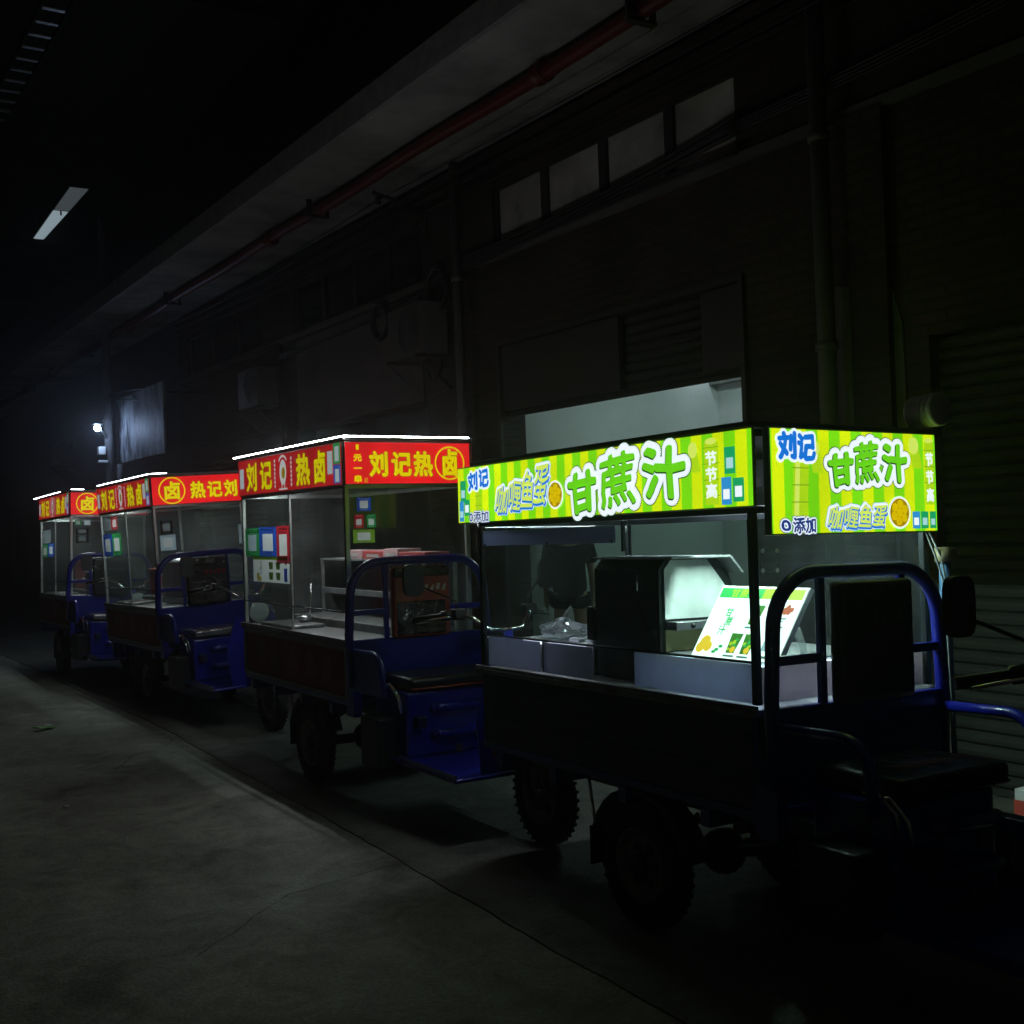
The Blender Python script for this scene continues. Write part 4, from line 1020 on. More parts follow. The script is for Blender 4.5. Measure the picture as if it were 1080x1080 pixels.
def crack(name, pts, w):
    m = MB(); V = []; rng = random.Random(3)
    P = []
    for a, b in zip(pts[:-1], pts[1:]):
        for i in range(8): P.append(Vector(a).lerp(Vector(b), i/8))
    P.append(Vector(pts[-1]))
    for i, p in enumerate(P):
        t = (P[min(i+1, len(P)-1)]-P[max(i-1, 0)]).normalized(); n = Vector((-t.y, t.x)); q = p+n*rng.uniform(-.012, .012)
        ww = w*rng.uniform(.4, 1.)*(1 if 0 < i < len(P)-1 else .1)
        V += [(q.x-n.x*ww, q.y-n.y*ww, .0085), (q.x+n.x*ww, q.y+n.y*ww, .0085)]
    m._add(V, [(2*i, 2*i+1, 2*i+3, 2*i+2) for i in range(len(P)-1)], DIRT); o = m.build(name); o['kind'] = 'structure'
crack('ground_crack', [(2.72, 9.3), (2.5, 8.9), (2.2, 8.7), (1.95, 8.2)], .005)
crack('ground_crack', [(2.62, 8.4), (2.95, 8.55), (3.3, 8.4)], .006)
crack('ground_crack', [(1.3, 4.4), (1.9, 4.9), (2.52, 5.0)], .004)

# litter
def scrap(label, loc, s, mt, cat='litter', rz=0):
    m = MB(); m.box((-s[0]/2, -s[1]/2, .004), (s[0]/2, s[1]/2, .004+s[2]), mt, min(s)/3, M=Matrix.Rotation(R(8), 4, 'Y'))
    o = m.build('litter'); o.location = loc; o.rotation_euler = (0, 0, rz); tag(o, label, cat); return o
o = scrap('green and white paper packet lying on the road', (1.92, 10.45, .012), (.16, .09, .012), mat('green packet', (.25, .55, .2), .5), rz=.5)
m = MB(); m.box((.03, -.03, .018), (.07, .03, .024), S_WHITE); m.build('flap', o)
scrap('tiny white scrap lying on the open road', (1.46, 7.34, .006), (.035, .025, .008), S_WHITE, rz=.3)
scrap('tiny grey scrap on the road just beyond the white scrap', (1.62, 7.8, .006), (.02, .015, .006), S_GREY)
lf = empty('dead_leaf', (3.02, 7.72, .012), .4); tag(lf, 'curled dark dead leaf on the concrete beside a red cart', 'leaf')
m = MB(); m.prism([(-.06, 0), (-.02, .025), (.04, .02), (.08, 0), (.03, -.025), (-.03, -.02)], lambda a, b, t: (a, b, t+.25*abs(b)+2*a*a), 0, .003, mat('dead leaf', (.05, .04, .025), .8)); m.build('blade', lf)
m = MB(); m.tube([(-.06, 0, .008), (-.1, .01, .004)], .002, mat('dead leaf'), 5); m.build('stem', lf)

# ------------------------------------------------------------------ the workshop building along the right
BR = brick_mat()
PLA = mat('grey plaster', (.10, .10, .092), .85, noise=.4, nscale=1.6, bump=.2, bscale=25)
SOF = mat('whitewashed soffit', (.33, .325, .30), .9, noise=.6, nscale=1.1, bump=.2, bscale=9)
INW = mat('interior white wall', (.55, .57, .56), .8, noise=.2, nscale=.7)
INF = mat('interior floor', (.2, .2, .19), .7, noise=.3)
FRM = mat('dark window frame', (.03, .028, .025), .6)
WPANE = mat('pale window pane', (.5, .48, .44), .3, noise=.5, nscale=1.6)  # pale mottled pane colour
DPANE = mat('black window pane', (.015, .017, .018), .15)
SHUT = mat('rolled steel slats', (.035, .036, .032), .8, .0, noise=.35, nscale=5)
REDPIPE = mat('red fire pipe', (.13, .012, .011), .5, noise=.4, nscale=4)
X0 = 5.6; XB = 5.85
bld = empty('workshop_building', (X0, 5, 0)); tag(bld, 'long dark brick workshop with high windows and a deep pale eave', 'building')
def bpart(m, name, parent=None):
    o = m.build(name); p = parent or bld
    o.parent = p
    o.matrix_parent_inverse = Matrix.Translation((-X0, -5, 0)) if p is bld else Matrix()
    return o
m = MB()
Y0, Y1 = -6., 18.4
bays = [(1.0, 4.25, 2.6), (5.72, 8.82, 3.2), (10.2, 13.6, 2.85), (14.7, 17.9, 2.7)]
win = [(5.72, 8.86), (10.2, 13.6), (14.7, 17.9)]
def wall(y0, y1, z0, z1): m.box((X0, y0, z0), (XB, y1, z1), BR)
yy = Y0
for (a, b, h) in bays:
    wall(yy, a, 0, 4.05); wall(a, b, h, 4.05); yy = b
wall(yy, Y1, 0, 4.05)
yy = Y0
for (a, b) in win:
    wall(yy, a, 4.05, 4.66); yy = b
wall(yy, Y1, 4.05, 4.66); wall(Y0, Y1, 4.66, 7.4)
bpart(m, 'brick_wall')
m = MB()
for y in (4.62, 9.35, 14.1): m.box((X0-.06, y-.14, 0), (X0-.002, y+.14, 4.0), BR)
for k, z in enumerate((4.72, 4.82, 4.92)): m.box((X0-.02-.025*k, Y0, z), (X0-.002, Y1, z+.045), BR)
m.box((X0-.05, Y0, 3.98), (X0-.003, Y1, 4.045), PLA)
bpart(m, 'brick_pier')
m = MB(); m.box((4.27, Y0, 5.03), (X0-.003, 45, 5.2), SOF, .01); m.box((4.23, Y0, 5.0), (4.267, 45, 5.24), mat('dull gutter', (.3, .3, .28), .7, noise=.3), .008)
bpart(m, 'eave')
# interior
m = MB(); m.box((XB, 9.55, 0), (9.0, 9.75, 3.6), INW); m.box((8.9, -1, 0), (9.0, 9.55, 3.6), INW); m.box((XB, -1.1, 0), (9.0, -1, 3.6), INW)
m.box((XB, 9.75, 0), (9.2, 18.4, .0), INW) if False else None
m.box((9.0, 9.75, 0), (9.1, 18.4, 3.6), PLA); m.box((XB, 18.3, 0), (9.0, 18.4, 3.6), PLA); m.box((XB, -1, 3.6), (9.1, 18.4, 3.7), PLA)
m.box((8.78, 6.6, 3.04), (8.9, 9.55, 3.09), PLA)
for y in (8.9, 9.12): m.box((8.82, y, 3.092), (8.86, y+.03, 3.6), FRM)
bpart(m, 'inner_wall')
m = MB(); m.box((XB+.01, -1, -.01), (9.0, 18.3, .012), INF); bpart(m, 'inner_floor')
m = MB(); m.box((8.62, 9.1, 3.3), (8.66, 9.5, 3.33), mat('tube lamp glow', (.8, .8, .8), .4, emis=(.75, .9, 1.), es=14.)); m.box((8.6, 9.08, 3.331), (8.68, 9.52, 3.36), PLAST); bpart(m, 'tube_lamp')
m = MB(); m.box((7.9, 6.2, 3.5), (7.96, 8.6, 3.53), mat('ceiling tube glow', (.8, .8, .8), .4, emis=(.68, .97, .92), es=44.)); m.box((7.88, 6.18, 3.531), (7.98, 8.62, 3.6), PLAST); bpart(m, 'tube_lamp')
# the raised shutter in the open bay
def slats(m, x, y0, y1, z0, z1, pitch=.075):
    n = int((z1-z0)/pitch)
    m.box((x+.004, y0, z0), (x+.012, y1, z1), SHUT)
    for k in range(n):
        z = z0+k*pitch
        m.prism([(0, 0), (-.018, .015), (-.022, pitch*.5), (-.018, pitch-.018), (0, pitch-.004)], lambda a, b, t: (x+a, t, z+b), y0, y1, SHUT, False)
SHUT_ = SHUT; SHUT = mat('darker slats', (.03, .03, .028), .85, .0, noise=.35, nscale=5)  # darker slat colour for the open bay's shutter
m = MB(); slats(m, X0+.10, 5.72, 8.82, 2.60, 3.2); m.box((X0+.07, 5.721, 2.565), (X0+.11, 8.819, 2.6), SHUT, .005)
m.box((X0+.001, 7.1, 2.62), (X0+.06, 8.79, 3.19), FRM, .005); m.box((X0+.001, 5.75, 2.62), (X0+.06, 6.15, 3.19), FRM, .005)
bpart(m, 'roller_shutter')
SHUT = SHUT_
m = MB(); slats(m, X0+.10, 1.0, 4.25, 0.05, 2.6); m.box((X0+.07, 1.001, .015), (X0+.11, 4.249, .05), SHUT, .005); bpart(m, 'roller_shutter')
m = MB(); slats(m, X0+.10, 14.7, 17.9, 0.05, 2.7); bpart(m, 'roller_shutter')
m = MB()
for y in (5.70, 8.80): m.box((X0-.03, y, 0), (X0-.002, y+.04, 3.24), FRM)
m.box((X0-.03, 5.74, 3.2), (X0-.002, 8.80, 3.24), FRM)
bpart(m, 'door_frame')
# high windows
def window(y0, y1, pane, xe):
    f = MB(); f.box((X0+.03, y0, 4.06), (X0+.08, y1, 4.10), FRM); f.box((X0+.03, y0, 4.615), (X0+.08, y1, 4.655), FRM)
    for (a, b) in xe: f.box((X0+.025, a, 4.10), (X0+.085, b, 4.615), FRM, .003)
    w = bpart(f, 'window')
    q = MB(); q.box((X0+.055, y0+.01, 4.10), (X0+.065, y1-.01, 4.614), pane)
    p = q.build('pane'); p.parent = w
window(5.73, 8.85, WPANE, [(5.73, 5.76), (6.40, 6.50), (7.20, 7.30), (8.02, 8.12), (8.81, 8.85)])
window(10.21, 13.59, DPANE, [(10.21, 10.26), (11.0, 11.06), (11.84, 11.9), (12.7, 12.76), (13.54, 13.59)])
window(14.71, 17.89, DPANE, [(14.71, 14.76), (15.7, 15.76), (16.8, 16.86), (17.84, 17.89)])
# plaster patches
m = MB(); m.box((X0-.022, 10.25, 2.86), (X0-.002, 13.5, 3.95), PLA, .003); bpart(m, 'plaster_band')
m = MB(); m.prism([(4.40, 1.7), (4.98, 1.7), (5.02, 2.6), (4.9, 3.0), (4.66, 2.95), (4.55, 3.12), (4.42, 2.7)], lambda a, b, t: (X0+t, a, b), -.014, -.002, PLA); bpart(m, 'plaster_patch')
# pipes on the building
m = MB(); pp = [(4.9, Y0+.5*i, 4.93+.012*math.sin(i*.9)) for i in range(100)]
m.tube(pp, .058, REDPIPE, 14)
for y in (7.0, 12.5, 18.6, 24.5, 30.5): m.lathe([(.058, -.06), (.085, -.06), (.085, -.035), (.075, -.03), (.075, .03), (.085, .035), (.085, .06), (.058, .06)], (4.9, y, 4.93), (0, 1, 0), REDPIPE, 18)
rp = bpart(m, 'fire_pipe')
for y in (5.85, 11.15, 16.3, 21.6, 27, 32.4, 38):
    m = MB()
    m.box((4.80, y-.03, 4.852), (5.02, y+.03, 4.872), FRM); m.box((4.80, y-.02, 4.872), (4.83, y+.02, 5.028), FRM); m.box((4.99, y-.02, 4.872), (5.02, y+.02, 5.028), FRM)
    m.tube([(4.79, y, 4.86), (4.79, y, 5.15)], .012, FRM, 6)
    q = m.build('pipe_bracket'); q.parent = rp
PVC = mat('old pvc pipe', (.10, .10, .095), .55, noise=.3, nscale=3)
for (y, r_) in ((4.88, .055), (9.30, .04)):
    m = MB(); m.tube([(X0-.14, y, .1), (X0-.14, y, 2.4), (X0-.14, y, 4.98)], r_, PVC, 14)
    for z in (1.2, 2.62, 3.9): m.lathe([(r_, -.03), (r_+.012, -.03), (r_+.012, .03), (r_, .03)], (X0-.14, y, z), (0, 0, 1), PVC, 14); m.box((X0-.1, y-.015, z-.01), (X0-.05, y+.015, z+.01), FRM)
    bpart(m, 'downpipe')

# things hung on the wall
WIRE = mat('black cable', (.012, .012, .012), .5)
def cable(name, pts, r_, label, group=None, sag=0., n=18, mt=WIRE):
    m = MB()
    for k, (a, b, sg_) in enumerate(pts):
        P = []
        for i in range(n+1):
            t = i/n; p = Vector(a).lerp(Vector(b), t); p.z -= sg_*4*t*(1-t); P.append(p)
        m.tube(P, r_, mt, 6)
    o = m.build(name); tag(o, label, 'cable', group); return o
cable('cable_bundle', [((5.52-.018*(k % 3), 9.25, 3.97+.014*k), (5.52-.02*(k % 2), 5.62, 4.16+.012*k+.01*math.sin(5*k)), .012+.006*k+.008*math.sin(3*k)) for k in range(10)]+[((5.5, 9.2, 3.96), (5.5, 5.62, 4.05), -.03), ((5.49, 9.2, 3.97), (5.49, 5.62, 4.02), -.02)], .013, 'thick bundle of black cables sagging across the pale high windows')
cable('cable_bundle', [((5.5, 5.62, 4.17+.02*k), (5.48, 2.0, 4.35+.03*k), .05) for k in range(4)], .01, 'black cables running on from the windows past the grey downpipe')
cable('cable_bundle', [((5.52, 13.9, 3.78+.02*k), (5.5, 9.3, 3.98+.015*k), .06+.02*k) for k in range(4)], .011, 'black cables hanging below the black windows toward the hose coils')
rk = empty('insulator_rack', (5.35, 10.05, 4.72)); tag(rk, 'iron bracket with insulators carrying wires below the eave', 'insulator rack')
m = MB(); m.tube([(-.35, 0, .12), (.22, 0, -.0)], .022, FRM, 8); m.tube([(.22, 0, .0), (.24, .0, -.35), (-.1, 0, .06)], .012, FRM, 6); m.build('arm', rk)
for k in range(4):
    m = MB(); x_ = -.3+.15*k; z_ = .105-.03*k; m.lathe([(.0, 0), (.022, 0), (.03, .02), (.02, .035), (.03, .05), (.022, .07), (0, .075)], (x_, 0, z_-.09), (0, 0, 1), mat('brown insulator', (.08, .04, .03), .2), 14); m.build('insulator', rk)
for k in range(4):
    z_ = 4.72+.105-.03*k-.05; x_ = 5.35-.3+.15*k
    cable('overhead_wire', [((x_, 18.2, z_+.05), (x_, 10.05, z_), .08), ((x_, 10.05, z_), (x_, -4, z_+.1), .1)], .006, ['outermost wire running under the pale eave beside the red pipe', 'second wire in from the street under the pale eave', 'third wire in from the street under the pale eave', 'innermost wire running closest to the brick wall under the eave'][k], 'wires under the eave')
def hose(name, c, r_, label, turns=4, tr=.018):
    o = empty(name, c); m = MB()
    for k in range(turns):
        m.tube([( -.012*k-.005*math.cos(3*a), (r_+.012*(k % 2))*math.cos(a), (r_+.015*((k+1) % 2))*1.1*math.sin(a)-.01*k) for a in [2*PI*i/28 for i in range(28)]], tr, WIRE, 7, closed=True)
    m.build('coil', o)
    m = MB(); m.tube([(.06, 0, r_*1.1-.03), (-.09, 0, r_*1.1-.03), (-.1, 0, r_*1.1+.03)], .008, FRM, 6); m.build('hook', o)
    return tag(o, label, 'cable coil', 'cable coils on the wall')
hose('cable_coil', (5.5, 10.95, 3.80), .17, 'round coil of black cable hung on the plaster, clear of the air conditioner')
hose('cable_coil', (5.5, 9.72, 3.90), .19, 'thick cable coil hung beside the thin downpipe, highest coil')
hose('cable_coil', (5.5, 9.85, 3.18), .12, 'small low cable coil below the air conditioner', 3, .012)
def aircon(c, label, rz=0):
    o = empty('air_conditioner', c); BX = mat('aged white casing', (.085, .088, .08), .6, noise=.35, nscale=4)
    m = MB(); m.box((-.14, -.36, 0), (.14, .36, .5), BX, .015); m.build('casing', o)
    m = MB(); m.lathe([(.23, 0), (.23, -.02), (.2, -.02), (.2, 0)], (-.142, -.1, .26), (-1, 0, 0), FRM, 30)
    for k in range(6): m.tube([(-.155, -.1+.033*(k+1)*math.cos(a), .26+.033*(k+1)*math.sin(a)) for a in [2*PI*i/24 for i in range(24)]], .003, FRM, 5, closed=True)
    m.build('fan_grille', o)
    for y in (-.3, .3):
        m = MB(); m.box((-.2, y-.015, -.035), (.195, y+.015, -.002), FRM); m.tube([(-.17, y, -.035), (.19, y, -.32)], .012, FRM, 6); m.build('bracket', o)
    return tag(o, label, 'air conditioner', 'air conditioner units on the walls')
aircon((5.4, 10.0, 3.25), 'air conditioner unit on brackets between the cable coils')
aircon((5.4, 14.4, 3.2), 'air conditioner unit on brackets on the brick pier beyond the plaster band')
aircon((5.38, 26.2, 3.15), 'far air conditioner unit seen to the left of the lamp post')

# carton stack at the right edge
BXW = mat('white carton', (.5, .5, .48), .6, noise=.2)
def carton(z, h, label, band):
    o = empty('carton', (4.80, 2.84, z)); m = MB(); m.box((-.2, -.3, 0), (.2, .3, h), BXW, .006); m.build('box', o)
    if band:
        q = MB(); q.box((-.203, -.302, h*.18), (.203, .302, h*.78), mat('red band', (.42, .06, .04), .5)); b = q.build('band', o)
        t = MB()
        for fnn in (lambda s, q_, d: (-.203-d, .25-s, q_), lambda s, q_, d: (-.2+s, -.302-d, q_)):
            put_char(t, '长', (.02, h*.26, .14, h*.7), fnn, S_WHITE, .003, 5, .001); put_char(t, '日', (.15, h*.28, .24, h*.68), fnn, S_WHITE, .003, 5, .001)
        t.build('lettering', b)
    tag(o, label, 'carton', 'cartons stacked beside the wall')
carton(.004, .14, 'plain white carton at the bottom of the stack by the wall', False)
carton(.1455, .22, 'white carton with red printed band on top of the stack by the wall', True)
sk = empty('vegetable_sack', (4.80, 2.84, .367)); tag(sk, 'lumpy green net sack lying on the banded carton', 'sack')
m = MB(); rng = random.Random(5)
for k in range(26): m.ball((rng.uniform(-.14, .14), rng.uniform(-.22, .22), .05+rng.uniform(0, .1)), rng.uniform(.035, .055), mat('green produce', (.13, .17, .02), .5, noise=.5, nscale=14), 10, 7)
m.build('produce', sk)
m = MB(); m.tube([(-.15, -.24, .06), (-.05, -.28, .11), (.08, -.26, .10)], .012, mat('green net', (.05, .09, .02), .7), 6); m.build('net_neck', sk)

# ------------------------------------------------------------------ far end: lamp post, pale panel, far buildings
FARW = mat('dark far wall', (.045, .046, .05), .9, noise=.4, nscale=1.)
fb = empty('far_building', (X0, 30, 0)); tag(fb, 'dark far building beyond the workshop at the end of the lane', 'building')
def fpart(m, name): 
    o = m.build(name, fb); o.matrix_parent_inverse = Matrix.Translation((-X0, -30, 0)); return o
m = MB(); m.box((5.6, 18.42, 0), (9, 45, 2.86), FARW); m.box((5.72, 18.42, 2.86), (9, 45, 7.4), FARW); fpart(m, 'wall')
for y in (24.5, 29, 33.5):
    m = MB(); m.box((5.57, y, .4), (5.598, y+2.4, 2.5), SHUT); fpart(m, 'shutter')
eb = empty('end_building', (0, 52, 0)); tag(eb, 'black building closing off the far end of the lane', 'building')
m = MB(); m.box((-30, 0, 0), (14, 6, 9), FARW); m.build('wall', eb)
for k in range(5):
    m = MB(); m.box((-8+4*k, -.03, 2.4), (-6+4*k, -.002, 4.2), DPANE); w = m.build('window', eb)
lb = empty('side_building', (-7.2, 20, 0)); tag(lb, 'dark plain building along the open left side of the lane', 'building')
m = MB(); m.box((-4, -30, 0), (0, 28, 8), FARW); m.build('wall', lb)
for k in range(6):
    m = MB(); m.box((.002, -20+8*k, 0.02), (.03, -16.5+8*k, 2.6), SHUT); m.build('shutter', lb)
# pale mottled panel lit by the lamp
m = MB(); PANEL = mat('peeling painted panel', (.15, .16, .17), .6, noise=.9, nscale=5, bump=.4, bscale=6)
pn_ = PANEL.node_tree; mp_ = pn_.nodes.new('ShaderNodeMapping'); mp_.inputs['Scale'].default_value = (1, 1, .35)
for l_ in [l for l in pn_.links if l.from_node.type == 'TEX_COORD']:
    to_ = l_.to_socket; pn_.links.new(l_.from_socket, mp_.inputs['Vector']); pn_.links.new(mp_.outputs['Vector'], to_)
for nd in pn_.nodes:
    if nd.type == 'VALTORGB': nd.color_ramp.elements[0].position = .42; nd.color_ramp.elements[1].position = .56
wp = empty('wall_panel', (4.95, 18.3, 2.8)); tag(wp, 'pale peeling sheet panel on the wall lit by the lamp', 'panel')
m.box((-.06, -1.4, .0), (-.03, 1.4, 1.05), PANEL, .004); m.build('sheet', wp)
m = MB(); 
for z in (.1, .9):
    m.box((-.03, -1.38, z), (-.002, 1.38, z+.03), FRM)
    for y in (-1.2, 1.2): m.box((-.002, y, z), (.645, y+.03, z+.03), FRM)
m.build('batten', wp)
lp = empty('lamp_post', (4.7, 19.35, 0)); tag(lp, 'grey concrete post with a small bright white lamp on an arm', 'lamp post')
m = MB(); m.tube([(0, 0, 0), (0, 0, 3.4), (0, 0, 6.8)], .12, mat('grey post', (.09, .09, .09), .8, noise=.3), 16, rs=[.08, .072, .06]); m.build('post', lp)
m = MB(); m.tube([(-.04, -.05, 3.20), (-.25, -.3, 3.40)], .018, ALU, 8); m.box((-.33, -.40, 3.395), (-.17, -.20, 3.42), BLACK, .004); m.build('arm', lp)
m = MB(); m.ball((-.25, -.32, 3.335), .05, mat('lamp glow', (.8, .8, .8), .4, emis=(.46, .63, 1.), es=170.), 16, 10); m.build('lamp', lp)
m = MB(); m.box((-.19, -.12, 2.93), (-.08, -.0, 3.06), PLAST, .01); m.box((-.2, -.12, 2.80), (-.05, -.06, 2.84), PLAST, .006); m.build('camera_box', lp)
m = MB(); m.tube([(.13, -.02, 2.3), (.16, -.02, 2.78)], .045, mat('grey post'), 10); m.build('meter', lp)
for k, (a, b, s_, lbz) in enumerate((((4.7, 19.35, 3.95), (5.55, 14.2, 4.0), .12, 'upper drop wire from the lamp post to the brick pier'), ((4.7, 19.35, 3.85), (5.55, 14.5, 3.9), .2, 'lower slack drop wire from the lamp post to the brick pier'), ((4.7, 19.35, 3.6), (4.9, 36, 3.3), .3, 'drop wire running away beyond the lamp post'))):
    cable('drop_wire', [(a, b, s_)], .012, lbz, 'wires at the lamp post')

# overhead cover of the lane with the cable ladder and lit panel
cn = empty('lane_canopy', (0, 10, 7.4)); tag(cn, 'dark sheet roof spanning high over the lane', 'canopy')  # assumed roof, near-black so the gap above the eave stays dark
m = MB(); m.box((-7.2, 0, .0), (9, 42, .06), mat('black sheet', (.02, .02, .02), .9)); m.build('sheet', cn)
m = MB()
for y in range(2, 42, 6): m.box((-7.1, y, -.16), (5.59, y+.1, -.002), mat('black steel', (.015, .015, .016), .7)); 
m.build('purlin', cn)
ct = empty('cable_ladder', (2.6, 12, 7.0)); tag(ct, 'ladder tray of thin bright rungs hung high at the upper left', 'cable tray')
for k in range(14):
    m = MB(); m.box((-.12, .30+.36*k, .0), (.11, .36+.36*k, .02), ALU, .004); m.build('rung', ct)
m = MB()
for x_ in (-.14, .13): m.box((x_-.01, .1, -.02), (x_+.01, 5.4, .06), mat('black steel'))
for y in (.4, 4.8):
    for x_ in (-.13, .12): m.tube([(x_, y, .06), (x_, y, .4)], .006, FRM, 6)
m.build('side_rail', ct)
lt = empty('ceiling_light', (4.24, 20.35, 7.0)); tag(lt, 'long dim white ceiling panel light hung high at the upper left', 'ceiling light')
m = MB(); m.prism([(-.19, -1.76), (.115, -1.76), (.115, 1.76), (-.09, 1.76)], lambda a, b, t: (a, b, t), .0305, .09, FRM); m.tube([(-.02, -.32, .4), (-.02, -.32, -.05)], .014, FRM, 8)
for y in (-1.5, 1.5): m.tube([(0, y, .09), (0, y, .4)], .01, FRM, 6)
m.build('housing', lt)
m = MB(); m.prism([(-.17, -1.73), (.10, -1.73), (.10, -.36), (-.13, -.36)], lambda a, b, t: (a, b, t), .018, .03, mat('dim panel glow', (.5, .5, .5), .5, emis=(.55, .66, .72), es=.085)); m.prism([(-.13, -.28), (.10, -.28), (.095, 1.73), (-.07, 1.73)], lambda a, b, t: (a, b, t), .018, .03, mat('panel glow', (.5, .5, .5), .5, emis=(.55, .70, .78), es=.42)); m.build('diffuser', lt)

# ------------------------------------------------------------------ the person in the workshop
def skin_fig(name, joints, edges, mt, parent, sub=2):
    me = bpy.data.meshes.new(name); me.from_pydata([j[0] for j in joints], edges, []); me.update()
    o = bpy.data.objects.new(name, me); COL.objects.link(o)
    sk = o.modifiers.new('Skin', 'SKIN'); sk.use_smooth_shade = True
    for i, j in enumerate(joints):
        r_ = j[1] if isinstance(j[1], tuple) else (j[1], j[1]); me.skin_vertices[0].data[i].radius = r_; me.skin_vertices[0].data[i].use_root = (i == 0)
    sb = o.modifiers.new('Sub', 'SUBSURF'); sb.levels = sub; sb.render_levels = sub
    ev = o.evaluated_get(bpy.context.evaluated_depsgraph_get()); nm = bpy.data.meshes.new_from_object(ev); nm.name = name
    bpy.data.objects.remove(o); nm.materials.append(mt)
    for p in nm.polygons: p.use_smooth = True
    q = bpy.data.objects.new(name, nm); COL.objects.link(q); q.parent = parent; return q
pr = empty('person', (6.55, 9.2, .012), R(150)); tag(pr, 'person in dark top and dark shorts standing inside the lit workshop', 'person')
SKIN = mat('skin', (.42, .25, .17), .55, noise=.1)
J = [((0, 0, .93), (.15, .11)), ((0, 0, 1.08), (.135, .10)), ((0, -.01, 1.25), (.155, .11)), ((0, 0, 1.38), (.12, .085)), ((0, .005, 1.46), .05), ((0, -.015, 1.54), (.062, .07)), ((0, -.025, 1.62), (.075, .092)), ((0, -.01, 1.70), (.055, .07))]
E_ = [(0, 1), (1, 2), (2, 3), (3, 4), (4, 5), (5, 6), (6, 7)]
for sx in (-1, 1):
    n = len(J); J += [((sx*.17, 0, 1.36), .055), ((sx*.22, .02, 1.10), .041), ((sx*.23, -.05, .86), .03), ((sx*.225, -.075, .78), (.022, .036))]
    E_ += [(3, n), (n, n+1), (n+1, n+2), (n+2, n+3)]
    hpt = (sx*.225, -.075, .78)
    for f, (dx, dy, l) in enumerate(((-.0, -.028, .085), (0, -.010, .095), (0, .008, .09), (0, .024, .07))):
        k = len(J); J += [((hpt[0]+dx, hpt[1]+dy, .745), .0095), ((hpt[0]+dx-.006*sx, hpt[1]+dy-.012, .745-l*.5), .0085), ((hpt[0]+dx-.02*sx, hpt[1]+dy-.026, .745-l*.85), .0075)]
        E_ += [(n+3, k), (k, k+1), (k+1, k+2)]
    k = len(J); J += [((hpt[0]-.012*sx, hpt[1]-.045, .765), .0105), ((hpt[0]-.02*sx, hpt[1]-.065, .73), .009)]; E_ += [(n+3, k), (k, k+1)]
    n = len(J); J += [((sx*.095, 0, .84), (.088, .092)), ((sx*.10, -.01, .50), .057), ((sx*.10, .02, .34), (.05, .056)), ((sx*.10, .02, .10), .034), ((sx*.105, .0, .045), (.04, .045)), ((sx*.115, -.13, .028), (.042, .026))]
    E_ += [(0, n), (n, n+1), (n+1, n+2), (n+2, n+3), (n+3, n+4), (n+4, n+5)]
body = skin_fig('body', J, E_, SKIN, pr)
CL = mat('dark cotton', (.004, .0042, .0045), .95, spec=.1)
skin_fig('top', [((0, 0, .78), (.22, .17)), ((0, 0, 1.08), (.165, .125)), ((0, -.01, 1.25), (.18, .135)), ((0, 0, 1.39), (.14, .10)), ((.185, 0, 1.355), .078), ((.225, .02, 1.16), .072), ((-.185, 0, 1.355), .078), ((-.225, .02, 1.16), .072)], [(0, 1), (1, 2), (2, 3), (3, 4), (4, 5), (3, 6), (6, 7)], CL, pr)
skin_fig('shorts', [((0, 0, 1.0), (.20, .155)), ((.10, 0, .84), (.11, .115)), ((.125, -.005, .72), (.125, .12)), ((-.10, 0, .84), (.11, .115)), ((-.125, -.005, .72), (.125, .12))], [(0, 1), (1, 2), (0, 3), (3, 4)], CL, pr)
m = MB(); m.ball((0, .012, 1.655), .1, mat('black hair', (.01, .009, .009), .5), 20, 12, (.92, 1.08, 1.0)); m.build('hair', pr)
m = MB()
for sx in (-1, 1): m.ball((sx*.03, -.105, 1.635), .011, mat('eye white', (.6, .6, .6), .2), 10, 8); m.ball((sx*.03, -.1135, 1.635), .0055, BLACK, 8, 6)
m.build('eye', pr)
m = MB(); m.tube([(0, -.105, 1.64), (0, -.128, 1.60), (0, -.115, 1.59)], .011, SKIN, 8); m.tube([(-.022, -.098, 1.563), (0, -.108, 1.563), (.022, -.098, 1.563)], .006, mat('lips', (.3, .1, .09), .5), 6); m.build('nose', pr)
for sx in (-1, 1):
    m = MB(); m.ball((sx*.082, .0, 1.62), .028, SKIN, 10, 8, (.35, .7, 1.1)); m.build('ear', pr)

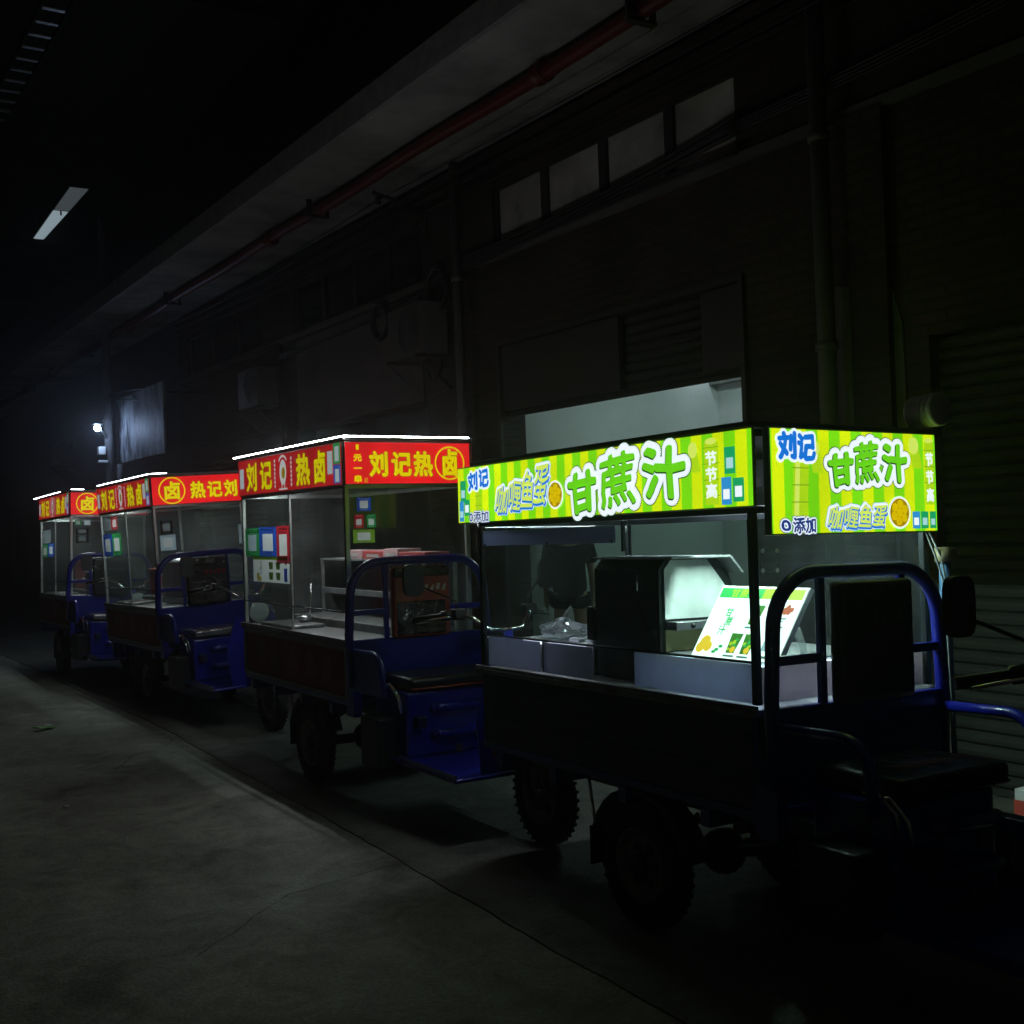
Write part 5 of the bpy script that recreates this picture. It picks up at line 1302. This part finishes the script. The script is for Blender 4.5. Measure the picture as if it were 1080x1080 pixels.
hz = bpy.data.materials.new('bloom haze'); hz.use_nodes = True; hn = hz.node_tree; hn.nodes.clear()
ho = hn.nodes.new('ShaderNodeOutputMaterial'); hv = hn.nodes.new('ShaderNodeVolumePrincipled')
hv.inputs['Color'].default_value = (.9, .93, .96, 1); hv.inputs['Density'].default_value = .006; hv.inputs['Anisotropy'].default_value = .86
hn.links.new(hv.outputs[0], ho.inputs['Volume'])
m = MB(); m.box((-70, -70, -1.4), (70, 130, 9.6), hz); o = m.build('haze'); o['kind'] = 'stuff'  # thin haze added for a bloom around lamps and signs
# ------------------------------------------------------------------ sky, light, camera
w = bpy.data.worlds.new('World'); SC.world = w; w.use_nodes = True
nt = w.node_tree; bg = nt.nodes['Background']
bg.inputs['Color'].default_value = (.0105, .0098, .0085, 1); bg.inputs['Strength'].default_value = 1.

f, yaw, pitch, roll, H = 1221.57, R(32.724), R(.401), R(2.115), 1.632
Fv = Vector((math.sin(yaw)*math.cos(pitch), math.cos(yaw)*math.cos(pitch), math.sin(pitch)))
Rv = Vector((math.cos(yaw), -math.sin(yaw), 0)); Uv = Rv.cross(Fv)
R2 = Rv*math.cos(roll)-Uv*math.sin(roll); U2 = Rv*math.sin(roll)+Uv*math.cos(roll)
cam = bpy.data.cameras.new('Camera'); co = bpy.data.objects.new('Camera', cam); COL.objects.link(co)
cam.sensor_width = 36; cam.lens = f/1080*36; cam.clip_start = .05; cam.clip_end = 500
co.matrix_world = Matrix(((R2.x, U2.x, -Fv.x, 0), (R2.y, U2.y, -Fv.y, 0), (R2.z, U2.z, -Fv.z, H), (0, 0, 0, 1)))
SC.camera = co
SC.view_settings.view_transform = 'Standard'; SC.view_settings.look = 'None'; SC.view_settings.exposure = 0; SC.view_settings.gamma = 1
SC.render.engine = 'CYCLES'
cy = SC.cycles
cy.use_denoising = True; cy.use_adaptive_sampling = True; cy.adaptive_threshold = .02; cy.light_sampling_threshold = .02
cy.max_bounces = 7; cy.diffuse_bounces = 3; cy.glossy_bounces = 4; cy.transparent_max_bounces = 16
cy.volume_bounces = 1; cy.sample_clamp_indirect = 3.; cy.caustics_reflective = False; cy.caustics_refractive = False
